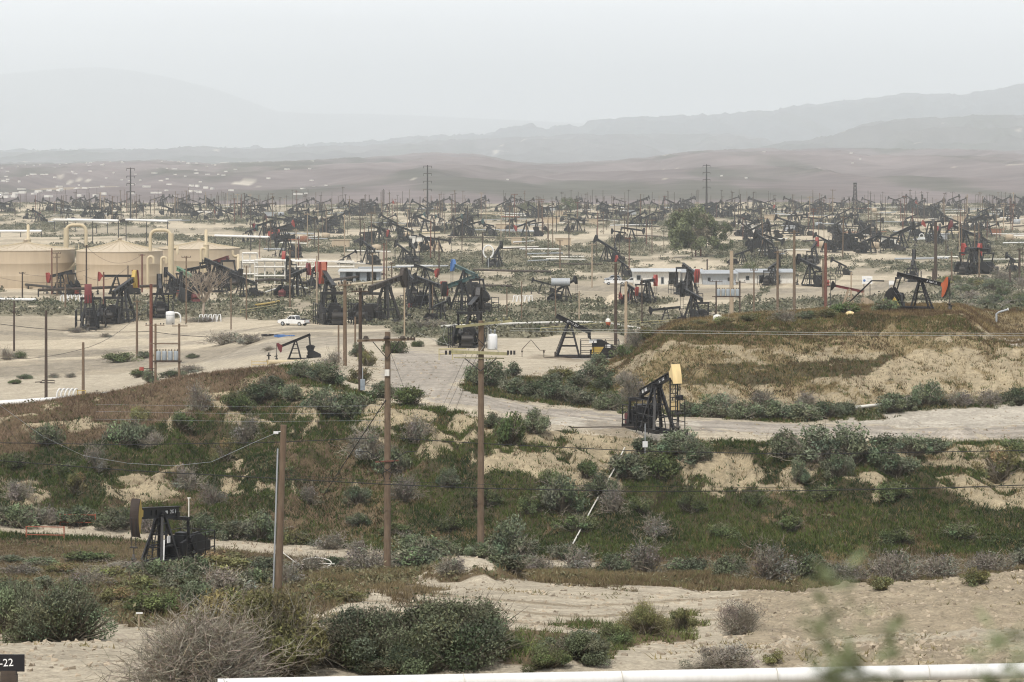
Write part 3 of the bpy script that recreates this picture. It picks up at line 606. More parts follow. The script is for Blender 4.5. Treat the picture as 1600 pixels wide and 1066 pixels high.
# ---- large shrubs of the foreground, with stems and foliage apart
def big_shrub(px, py, wpx, hpx, kd, seed, nl, leaf, label, nc=26, dry=0, tall=.6):
    p = at(px, py); wd = wpx/F*p.y; h = hpx/F*p.y
    t = thing('shrub', label, 'shrub', p-Vector((0, 0, .03*h)), R_.uniform(0, 6), 'large shrubs along the near sand road')
    t.scale = (wd, wd*.8, h/tall*.95)
    lv, st = shrub_parts(kd, seed, nl, leaf, tall, nc)
    if dry: st = join([st, dry_parts(seed+1, dry, tall, .0035)])
    link('foliage', vmesh('foliage', lv), t); link('stem', vmesh('stem', st), t)
big_shrub(560, 1042, 205, 102, 'G', 501, 30000, .0115, 'dark green dense bush, lower of the two big ones beside the white pipe', 34)
big_shrub(708, 1034, 235, 116, 'G', 502, 34000, .0105, 'dark green dense bush, taller of the two big ones before the sand road', 38)
big_shrub(634, 1046, 150, 84, 'G', 520, 18000, .013, 'dark green bush filling the gap between two bigger ones by the white pipe', 24)
big_shrub(600, 1056, 90, 34, 's', 503, 4000, .022, 'low silvery bush at the foot of the two big dark green bushes', 14)
big_shrub(672, 1050, 100, 38, 's', 504, 4000, .022, 'pale sage clump before the taller dark green bush', 16, 400)
big_shrub(735, 1044, 70, 46, 'd', 505, 2500, .016, 'grey twiggy clump against the flank of the tall dark green bush', 12, 900)
big_shrub(100, 1002, 190, 104, 's', 506, 30000, .011, 'large grey-green bush by the dirt road near the black sign', 34)
big_shrub(25, 985, 120, 84, 's', 507, 20000, .013, 'dark bush cut off by the picture edge above the black sign', 24)
big_shrub(1010, 992, 100, 58, 'o', 508, 11000, .012, 'feathery olive bush with loose upright sprays on the bare sand road', 22, 500, .7)
big_shrub(1065, 985, 60, 42, 'o', 509, 3000, .022, 'small upright olive sprig bush at the tip of the green patch', 12, 200, .75)
big_shrub(905, 1030, 130, 52, 's', 510, 14000, .014, 'spreading grey-green bush in the low green patch by the pipe', 22)
big_shrub(850, 1042, 100, 40, 'g', 511, 10000, .014, 'low bright green bush spreading in front of the pipe', 18)
big_shrub(960, 1008, 90, 36, 'g', 512, 9000, .014, 'low green mat bush joining the sprays on the sand', 18)
big_shrub(1158, 992, 96, 58, 'd', 513, 4500, .011, 'round grey bush with green base on the edge of the earth berm', 16, 1500)
big_shrub(1130, 1044, 150, 40, 'd', 514, 3000, .013, 'broken dry branches and grey twigs lying just above the white pipe', 16, 1400, .45)
big_shrub(1205, 1036, 60, 26, 'o', 515, 1500, .02, 'small thorny green sprig beside the pipe joint', 9, 300)
big_shrub(790, 1020, 80, 34, 'g', 516, 3500, .024, 'low green bush tucked beside the tall dark bush', 14)
big_shrub(436, 1056, 160, 150, 'o', 517, 26000, .019, 'yellow-green feathery bush rising behind the dead grey tumble of twigs', 22, 1500, .75)
big_shrub(375, 1000, 150, 92, 'o', 518, 18000, .018, 'pale olive bush behind the dead grey tumble of twigs', 20, 600, .65)
p = at(316, 1066); wd = 305/F*p.y; h = 122/F*p.y
t = thing('shrub', 'huge dead grey bush, a dense tumble of bare branching twigs', 'shrub', p-Vector((0, 0, .1)), 1.0, 'large shrubs along the near sand road'); t.scale = (wd, wd*.7, h/.62)
link('twigs', vmesh('twigs', join([dry_parts(521, 5200, .62, .0042), dry_parts(522, 2600, .5, .003, .1)])), t)
link('stem', vmesh('stem', dry_parts(523, 260, .45, .007)), t)

# ---- grass: blades in tufts, far too many to count
def scatter(dens, dmin, dmax, pxr=(-140, 1740)):
    """random ground points, dens (per square metre) given per grid vertex"""
    i0, i1 = np.searchsorted(XS, pxr[0]), np.searchsorted(XS, pxr[1]); j0, j1 = np.searchsorted(ROWS, dmin), np.searchsorted(ROWS, dmax)
    A = (Xg[i0+1:i1, j0:j1-1]-Xg[i0:i1-1, j0:j1-1])*(Yg[i0:i1-1, j0+1:j1]-Yg[i0:i1-1, j0:j1-1])
    k = NR.poisson(A*dens[i0:i1-1, j0:j1-1]); a, b = np.nonzero(k); r = k[a, b]; a = np.repeat(a, r)+i0; b = np.repeat(b, r)+j0
    u = NR.random(len(a)); v = NR.random(len(a))
    def L(G): return (G[a, b]*(1-u)+G[a+1, b]*u)*(1-v)+(G[a, b+1]*(1-u)+G[a+1, b+1]*u)*v
    return np.stack([L(Xg), L(Yg), L(Zg)], 1), a, b
def tufts(name, Pn, h, wd, cols, nb=4, spread=.12, lean=.5):
    n = len(Pn); rep = np.repeat(np.arange(n), nb); m = len(rep)
    p = Pn[rep]+np.stack([NR.normal(0, spread, m), NR.normal(0, spread, m), np.full(m, -.02)], 1)
    hh = h[rep]*NR.uniform(.55, 1.3, m)
    tip = p+np.stack([NR.normal(0, lean, m)*hh, NR.normal(0, lean, m)*hh, hh], 1)
    ang = NR.uniform(-.9, .9, m); s = np.stack([np.cos(ang), np.sin(ang), np.zeros(m)], 1)*(wd*NR.uniform(.6, 1.4, m))[:, None]/2
    V = np.stack([p-s, p+s, tip], 1).reshape(-1, 3)
    c = cols[rep]*NR.uniform(.72, 1.3, m)[:, None]
    o = link(name, bigmesh(name, V, np.arange(3*m).reshape(-1, 3), np.repeat(np.clip(c, .01, .7), 3, 0), GRASSM)); kind(o, 'stuff'); return o
def tone(pts, a, b, sd, s=3.0, seed=401):
    f = (fbm(pts[:, 0]/s, pts[:, 1]/(s*1.4), seed, 3)*1.4+NR.normal(0, sd, len(pts)))[:, None]
    t_ = np.clip(.5+f, 0, 1); return np.array(a)*(1-t_)+np.array(b)*t_
pts, a, b = scatter(gg*21, 204, 300)
tufts('green_grass', pts, NR.uniform(.16, .40, len(pts)), .06, tone(pts, (.021, .035, .007), (.058, .078, .018), .22), 4, .13)
pts, a, b = scatter(gb*13, 204, 350)
lefth = sstep(-60, 20, 520-(800+pts[:, 0]*F/pts[:, 1]))*(pts[:, 1] < 285); lefth = lefth[:, None]
tufts('dry_grass', pts, NR.uniform(.18, .42, len(pts)), .05, tone(pts, (.085, .055, .03), (.18, .135, .065), .25, 4, 411)*(1-lefth)+tone(pts, (.105, .07, .046), (.19, .135, .09), .22, 5, 413)*lefth, 4, .13)
pts, a, b = scatter(gb*13+gg*11, 62, 206)
isg = (gg[a, b] > NR.random(len(a))*(gg[a, b]+gb[a, b]+1e-6))[:, None]
tufts('dry_grass', pts, NR.uniform(.10, .30, len(pts)), .028, np.where(isg, tone(pts, (.05, .07, .02), (.11, .125, .04), .25), tone(pts, (.085, .062, .034), (.165, .13, .07), .28, 5, 421)), 5, .09)
# sparse weeds on bare sand and on the earth banks
sp_ = np.clip(fbm(Xg/5, Yg/6, 431, 3)-.12, 0, 1)*1.4
pts, a, b = scatter(sp_*(gg+gb < .1), 60, 330)
tufts('weeds', pts, NR.uniform(.06, .2, len(pts)), .05, tone(pts, (.12, .11, .05), (.24, .19, .10), .3), 6, .12, .9)
# low scrub on the plain, merging into bands
dens = np.where(scrubm, .16, 0.0)*np.clip(700/np.maximum(Dg, 300), .25, 1.3)
pts, a, b = scatter(dens, 330, 2100)
n = len(pts); nb = 16; rep = np.repeat(np.arange(n), nb); sc1 = NR.uniform(.45, 1.5, n)
q = pts[rep]+np.stack([NR.normal(0, .5, n*nb)*sc1[rep], NR.normal(0, .5, n*nb)*sc1[rep], np.abs(NR.normal(.25, .25, n*nb))*sc1[rep]], 1)
cl = tone(pts, (.075, .082, .05), (.15, .14, .095), .25, 16, 441)[rep]*NR.uniform(.7, 1.3, n*nb)[:, None]
Vq, Fq, Cq = quads(q, np.full(n*nb, .30)*sc1[rep], NR, cl, 1.5, .4)
kind(link('scrub', bigmesh('scrub', Vq, Fq, Cq, GRASSM)), 'stuff')
# low scrub and forbs between the bushes of the banks, merging into patches
def lowscrub(dens, d0, d1, size, rad_, ca, cb, seed, nb=14):
    pts, a, b = scatter(dens, d0, d1); n = len(pts); rep = np.repeat(np.arange(n), nb); m_ = n*nb; sc1 = NR.uniform(.5, 1.5, n)
    q = pts[rep]+np.stack([NR.normal(0, rad_, m_)*sc1[rep], NR.normal(0, rad_, m_)*sc1[rep], np.abs(NR.normal(rad_*.5, rad_*.5, m_))*sc1[rep]], 1)
    cl = tone(pts, ca, cb, .3, 6, seed)[rep]*NR.uniform(.7, 1.3, m_)[:, None]
    Vq, Fq, Cq = quads(q, np.full(m_, size)*sc1[rep], NR, cl, 2.0, .4); kind(link('scrub', bigmesh('scrub', Vq, Fq, Cq, GRASSM)), 'stuff')
f1 = sstep(.0, .5, fbm(Xg/5, Yg/6, 461, 4, .6)); f2 = sstep(.05, .5, fbm(Xg/3.5, Yg/4.5, 471, 4, .6))
lowscrub((f1*1.1*(gg > .2)+f2*.5*(gb > .5)*(PXg > 420))*(gg+gb > .15), 204, 262, .11, .30, (.035, .046, .016), (.088, .096, .050), 463)
lowscrub(f2*1.2*(gb > .2), 262, 345, .10, .24, (.07, .06, .03), (.13, .115, .06), 465, 10)
lowscrub(f1*1.0*(gg+gb > .3), 66, 206, .07, .22, (.07, .075, .035), (.16, .145, .085), 467, 18)
# stones and clods
def stones(name, dens, d0, d1, smin, smax, mat):
    pts, a, b = scatter(dens, d0, d1); n = len(pts); s = smin+(smax-smin)*NR.random(n)**3
    o8 = np.array([(x, y, z) for z in (-.5, .45) for y in (-.75, .75) for x in (-.8, .8)], float); o8[4:, :2] *= .62
    V = pts[:, None, :]+(o8[None]+NR.normal(0, .24, (n, 8, 3)))*s[:, None, None]
    f = np.array([(4, 5, 7, 6), (0, 1, 5, 4), (2, 6, 7, 3), (0, 4, 6, 2), (1, 3, 7, 5)])
    Fc = (np.arange(n)[:, None, None]*8+f[None]).reshape(-1, 4)
    c = np.array((.33, .275, .205))*NR.uniform(.55, 1.25, n)[:, None]
    kind(link(name, bigmesh(name, V.reshape(-1, 3), Fc, np.repeat(c, 8, 0), GRASSM)), 'stuff')
bare = (gg+gb < .15)
cl_ = .25+sstep(-.1, .5, fbm(Xg/2.4, Yg/3, 451, 3))*1.6
stones('gravel', bare*cl_*(6+16*berm), 60, 128, .015, .12, M['rock'])
stones('gravel', bare*cl_*(.7)*(Dg > 204), 204, 330, .05, .2, M['rock'])
# ------------------------------------------------------------------ pumpjacks
def pump_geo(tilt=10, head='black', paintc='black', beamc=None, guard=True, ladder=True, nohead=False, front=.80, rear=.85, guardc='black', motorc='dark', weightc=None, pad=False, headr=(-17, 13), edge='dark', lowbase=False, beamd=.125):
    """parts of a beam pump, pivot height one unit, head towards +x; returns {part: [(mb, material), ...]}"""
    t = rad(tilt); u = Vector((math.cos(t), 0, math.sin(t))); vv = Vector((-math.sin(t), 0, math.cos(t)))
    beamc = beamc or paintc; weightc = weightc or paintc
    pv = Vector((0, 0, 1.03)); out = []
    m = MB()
    for y in (-.17, .17): m.box((-.46, y, .045), (1.78, .07, .07))
    for x in (-1.3, -.95, -.6, -.25, .1, .38): m.box((x, 0, .04), (.06, .30, .05))
    out.append(('base_frame', m, paintc))
    for sx, bx in ((.045, .36), (-.045, -.27)):
        for sy in (-1, 1):
            m = MB(); m.bar((bx, sy*.23, .08), (sx, sy*.055, .965), .055, .06)
            out.append(('leg', m, paintc))
    for k in (.30, .58, .82):
        m = MB(); a = .36-(.36-.045)*k; b = -.27+(.27-.045)*k; w = .23-.175*k; z = .08+.885*k
        m.bar((a, -w, z), (a, w, z), .025); m.bar((b, -w, z), (b, w, z), .025); m.bar((a, w, z), (b, w, z), .025); m.bar((a, -w, z), (b, -w, z), .025)
        out.append(('cross_brace', m, paintc))
    m = MB(); m.box((0, 0, .975), (.17, .2, .05)); m.tube([(0, -.11, 1.0), (0, .11, 1.0)], .04, 10)
    out.append(('saddle_bearing', m, paintc))
    m = MB(); p0 = pv-u*rear; p1 = pv+u*front
    bd = beamd/2-.002; m.bar(p0, p1, .035, beamd, vv); m.bar(p0+vv*bd, p1+vv*bd, .10, .016, vv); m.bar(p0-vv*bd, p1-vv*bd, .10, .016, vv)
    for k in (-.7, -.35, .35, .62): m.bar(pv+u*k*rear-vv*.055, pv+u*k*rear+vv*.055, .085, .02, u)
    out.append(('walking_beam', m, beamc))
    if not nohead:
        R = front+.23; a0, a1 = rad(headr[0]), rad(headr[1])
        pts = [(R*math.cos(a0+(a1-a0)*i/10), R*math.sin(a0+(a1-a0)*i/10)) for i in range(11)]
        inn = [(R*math.cos(a1)-.085, R*math.sin(a1)-.01), (front+.02, .075), (front-.03, .06), (front-.03, -.065), (front+.02, -.075), (R*math.cos(a0)-.06, R*math.sin(a0)+.015)]
        poly = pts+inn; m = MB(); W = [pv+u*x+vv*z for x, z in poly]
        m.prism([(w.x, w.z) for w in W][::-1], -.055, .055)
        out.append(('horse_head', m, head))
        m = MB()
        for i in range(10):
            p, q = [pv+u*pts[k][0]+vv*pts[k][1] for k in (i, i+1)]
            m.bar(p, q, .20, .022, (p+q)/2-pv)
        out.append(('head_track', m, edge))
        ph = min(max(-t, a0), a1); h = pv+u*R*math.cos(ph)+vv*R*math.sin(ph); xr = h.x+.012
        lo = .42+.2*math.sin(t)
        m = MB()
        for y in (-.05, .05): m.tube([(xr, y, h.z), (xr, y, lo)], .010, 5)
        m.box((xr, 0, lo), (.05, .16, .03)); m.tube([(xr, 0, lo), (xr, 0, .2)], .012, 6)
        out.append(('polished_rod', m, 'dark'))
        m = MB(); m.lathe([(0, .30), (.03, .30), (.03, .22), (.06, .22), (.06, .18), (.04, .18), (.04, .08), (.07, .08), (.07, .0)], 10, (xr, 0, 0)); m.tube([(xr, 0, .12), (xr, .22, .12), (xr, .22, .0)], .022, 6); m.tube([(xr, 0, .15), (xr+.12, -.1, .15)], .02, 6)
        out.append(('wellhead', m, 'dark'))
    # tail bearing, equaliser, pitman arms, cranks
    E = pv-u*(rear-.05)-Vector((0, 0, .13)); C = Vector((-.80, 0, .36))
    m = MB(); m.box(E, (.08, .60, .07)); m.bar(E, pv-u*(rear-.05), .09); out.append(('equalizer_bar', m, paintc))
    s = min(max((E.z-.60-C.z)/.2, -1), 1); ps = math.asin(s); ps = math.pi-ps if s > 0 else ps
    pin = C+Vector((math.cos(ps), 0, math.sin(ps)))*.2
    for sy in (-1, 1):
        m = MB(); m.bar((E.x, sy*.27, E.z), (pin.x, sy*.27, pin.z), .04, .045); m.tube([(pin.x, sy*.2, pin.z), (pin.x, sy*.3, pin.z)], .045, 10)
        out.append(('pitman_arm', m, paintc))
        m = MB(); dr = Vector((math.cos(ps), 0, math.sin(ps))); nr = Vector((-dr.z, 0, dr.x))
        q = [C-dr*.07-nr*.07, C-dr*.07+nr*.07]+[C+dr*(.42*math.cos(a))+nr*(.42*math.sin(a)) for a in (rad(35), rad(20), 0, rad(-20), rad(-35))]
        m.prism([(k.x, k.z) for k in q], sy*.225-.03, sy*.225+.03)
        out.append(('counterweight', m, weightc))
    m = MB(); m.box((-.80, 0, .36), (.30, .28, .24)); m.box((-.80, 0, .5), (.2, .22, .06)); m.box((-.80, 0, .15), (.42, .3, .17)); m.tube([(-.8, -.26, .36), (-.8, .26, .36)], .06, 10)
    out.append(('gear_box', m, paintc))
    m = MB(); m.tube([(-1.25, -.14, .24), (-1.25, .12, .24)], .10, 12); m.box((-1.25, 0, .11), (.2, .26, .08)); m.box((-1.17, .02, .36), (.08, .1, .06))
    out.append(('motor', m, motorc))
    m = MB(); m.prism([(-1.38, .12), (-1.38, .30), (-.92, .55), (-.70, .54), (-.64, .36), (-.72, .2), (-.95, .11)], .30, .345)
    out.append(('belt_guard', m, weightc))
    if ladder:
        m = MB()
        for y in (-.1, .02): m.bar((.43, y, .08), (.10, y, .95), .016)
        for k in range(12): f = (k+.5)/12; m.bar((.43-.33*f, -.1, .08+.87*f), (.43-.33*f, .02, .08+.87*f), .012)
        out.append(('ladder', m, paintc))
    if guard:
        m = MB()
        for y in (-.42, .42):
            for x in (-1.42, -1.05, -.68, -.32): m.bar((x, y, .02), (x, y, .52), .018)
            for z in (.18, .35, .52): m.bar((-1.42, y, z), (-.32, y, z), .014)
        for z in (.18, .35, .52): m.bar((-1.42, -.42, z), (-1.42, .42, z), .014)
        out.append(('guard_railing', m, guardc))
    return out
def pump(px, yb, hp, yaw, tilt, label, group='pumpjacks at work in the near yards', dmin=58, d=None, **kw):
    p = at(px, yb, dmin) if d is None else gp(px, d)
    S = hp/F*p.y
    t = thing('pumpjack', label, 'pumpjack', p, rad(yaw), group, S)
    G = pump_geo(tilt, **kw)
    if hp < 30:   # far enough that the small braces and bearing read as one with a leg
        i = next(i for i, g in enumerate(G) if g[0] == 'leg')
        for g in [g for g in G if g[0] in ('cross_brace', 'saddle_bearing')]: G[i][1].merge(g[1]); G.remove(g)
    for nm, m, mt in G: part(nm, m, mt, t)
    return t, S
# --- the four close ones
tp, S = pump(1026, 667, 74, -68, 18, 'black pumpjack with cream head on a concrete pad on the terrace, head raised', d=239, head='cream', edge='cream', motorc='maroon', headr=(-14, 9), guard=False)
for x in (-1.2,): pass
m = MB()
for y in (-.25, .25):
    for x in (-1.2, -.9, -.65, -.38): m.bar((x, y, .02), (x, y, .5), .018)
    for z in (.18, .34, .5): m.bar((-1.2, y, z), (-.38, y, z), .014)
for z in (.18, .34, .5): m.bar((-1.2, -.25, z), (-1.2, .25, z), .014)
part('guard_railing', m, 'black', tp)
m = MB(); m.box((.515, .2, .60), (.012, .2, .2)); part('warning_sign', m, 'cream', tp)
for y in (-.42, .42):   # rails either side of the samson post
    m = MB()
    for x in (-.1, .2, .5): m.bar((x, y, .02), (x, y, .72), .016)
    for z in (.25, .42, .58, .72): m.bar((-.1, y, z), (.5, y, z), .013)
    part('post_railing', m, 'black', tp)
m = MB()
for y in (-.10, .07): m.bar((.88, y, 0), (.88, y, 1.22), .022)
for k in range(13): m.bar((.88, -.10, .08+k*.09), (.88, .07, .08+k*.09), .016)
m.box((.88, .12, .80), (.10, .12, .1)); part('access_ladder', m, 'black', tp)
t_ = rad(18); bm_ = Vector((0, 0, 1.03))
def beamtext(par, txt, size, along, tilt, side=-1, mat='letter', name='lettering'):
    u = Vector((math.cos(rad(tilt)), 0, math.sin(rad(tilt)))); p = Vector((0, side*.0215, 1.03))+u*along
    o = letters(txt, size, mat, par, p, (rad(90), 0, 0), .003, name)
    if side < 0: o.rotation_euler = (Matrix.Rotation(-rad(tilt), 3, 'Y') @ Matrix.Rotation(rad(90), 3, 'X')).to_euler()
    else: o.rotation_euler = (Matrix.Rotation(-rad(tilt), 3, 'Y') @ Matrix.Rotation(rad(180), 3, 'Z') @ Matrix.Rotation(rad(90), 3, 'X')).to_euler()
beamtext(tp, 'S-27-32', .085, .3, 18)
m = MB(); u = Vector((math.cos(t_), 0, math.sin(t_))); pp = bm_-u*.6; m.bar(pp-u*.13+Vector((0, -.022, 0)), pp+u*.13+Vector((0, -.022, 0)), .004, .07, (-math.sin(t_), 0, math.cos(t_))); part('nameplate', m, 'white', tp)
# concrete pad, post with sign and pipework beside it
p0 = gp(1020, 239)
m = MB(); m.box((0, 0, .12), (3.2, 8.6, .5)); o = tag(link('concrete_pad', m.mesh('concrete_pad', M['concrete']), None, (p0.x-.1, p0.y+2.0, p0.z-.1)), 'grey concrete pad beneath the cream-headed pumpjack on the terrace', 'concrete pad'); o.rotation_euler.z = rad(25)
tp.location.z += .27
q = gp(1008, 233.6); t = thing('sign_post', 'thin grey post with a small white notice before the cream-headed pumpjack', 'sign', q)
m = MB(); m.tube([(0, 0, -.1), (0, 0, 3.7)], .04, 8); part('post', m, 'grey', t)
m = MB(); m.box((0, -.05, 2.0), (.42, .02, .5)); part('sign_board', m, 'white', t)
q = gp(1066, 238); m = MB(); m.tube([(-.9, 0, .35), (0, 0, .35), (.7, .2, .35), (1.0, .2, .1)], .07, 8); m.tube([(-.9, -.5, .12), (.3, -.5, .12), (.6, -.2, .12)], .06, 8); m.tube([(0, 0, .35), (0, 0, -.1)], .05, 8); m.tube([(.5, .1, .35), (.5, .1, -.1)], .05, 8)
tag(link('flow_pipe', m.mesh('flow_pipe', M['blackrust']), None, q), 'bent black flow pipes at the foot of the ladder on the terrace', 'pipe')
q = gp(950, 241); m = MB(); m.tube([(-3.2, 0, .25), (0, 0, .3), (2.6, -.2, .3)], .05, 6); m.bar((2.4, -.2, 0), (2.4, -.2, 2.4), .05)
tag(link('flow_pipe', m.mesh('flow_pipe', M['blackrust']), None, q), 'long dark flow line leading in from the road to the terrace pumpjack', 'pipe')
# mound pumpjack
mp_, S = pump(1438, 470, 45, -24, -12, 'black pumpjack with orange head standing half hidden on top of the dry mound', d=313, head='orange', motorc='yellow', guard=False, headr=(-25, 17), edge='black')
mp_.location.z += .1
beamtext(mp_, 'A 1067-12', .088, .42, -12)
m = MB(); m.lathe([(0, 0), (.05, 0)], 12); 
m = MB(); m.tube([(-1.3, 0, .95), (-1.75, 0, .95), (-2.6, 0, .15)], .028, 6); part('drain_pipe', m, 'black', mp_)
m = MB(); m.prism([(-1.02, .1), (-.82, .42), (-.62, .1)], -.37, -.34); part('warning_panel', m, 'yellow', mp_)
# small pumpjack low left
sp, S = pump(252, 884, 76, -115, 5, 'small black pumpjack with yellow and brown head down in the brush beside the dirt track', d=192, head='yellow', edge='blackrust', motorc='white', headr=(-27, 17), beamd=.22, rear=.66)
beamtext(sp, '2024', .11, -.42, 4, 1); 
m = MB(); u = Vector((math.cos(rad(4)), 0, math.sin(rad(4)))); pp = bm_-u*.2+Vector((0, .022, 0)); m.bar(pp-u*.07, pp+u*.07, .004, .06, (-math.sin(rad(4)), 0, math.cos(rad(4)))); part('nameplate', m, 'white', sp)
m = MB(); m.box((.1, .24, .5), (.1, .02, .14)); m.bar((.33, .235, .1), (.2, .17, .5), .07, .02); part('warning_sign', m, 'white', sp)
# headless one on the sand flat
hp_, S = pump(890, 561, 54, 180, 26, 'black pumpjack without a head on the sand flat left of the mound', d=356, nohead=True, front=.42, rear=.68, motorc='black', guard=True)
beamtext(hp_, 'BWH 327', .09, -.1, 26, 1)
for x, w_, z in ((-.66, .22, .5), (-1.1, .14, .36)):
    m = MB(); m.box((x, .36, z), (w_, .012, .09)); part('warning_sign', m, 'white', hp_)
m = MB(); m.prism([(-.62, .14), (-.66, .34), (-.98, .34), (-.86, .14)], .349, .356); part('warning_panel', m, 'yellow', hp_)
q = gp(900, 356); m = MB(); m.box((1.2, -.3, .02), (7.5, 3.0, .3)); m.box((-3, -1.9, -.02), (9, .3, .16))
tag(link('concrete_pad', m.mesh('concrete_pad', M['concrete']), None, q-Vector((0, 0, .1))), 'low grey pad under the headless pumpjack on the sand flat', 'concrete pad')
q = gp(846, 352); m = MB(); m.tube([(-2.4, 0, -.1), (-2.4, 0, 1.0), (-1.3, 0, 2.2), (-.2, 0, .9), (.5, 0, .9)], .05, 6); m.tube([(.3, 0, .9), (.3, 0, 0), (1.6, 0, .05), (4.5, 0, .05)], .07, 6); m.tube([(1.7, 0, 0), (1.7, 0, .7)], .1, 8); m.box((-2.4, 0, .75), (.2, .2, .2)); m.box((.3, 0, .7), (.22, .2, .22))
tag(link('flow_pipe', m.mesh('flow_pipe', M['blackrust']), None, q), 'thin black peaked pipe with valves on the sand beside the headless pumpjack', 'pipe')
pump(462, 577, 29, 180, -22, 'small low pumpjack with dark red head seen over the tan pipe', d=338, head='maroon', edge='maroon', guard=False, ladder=False)
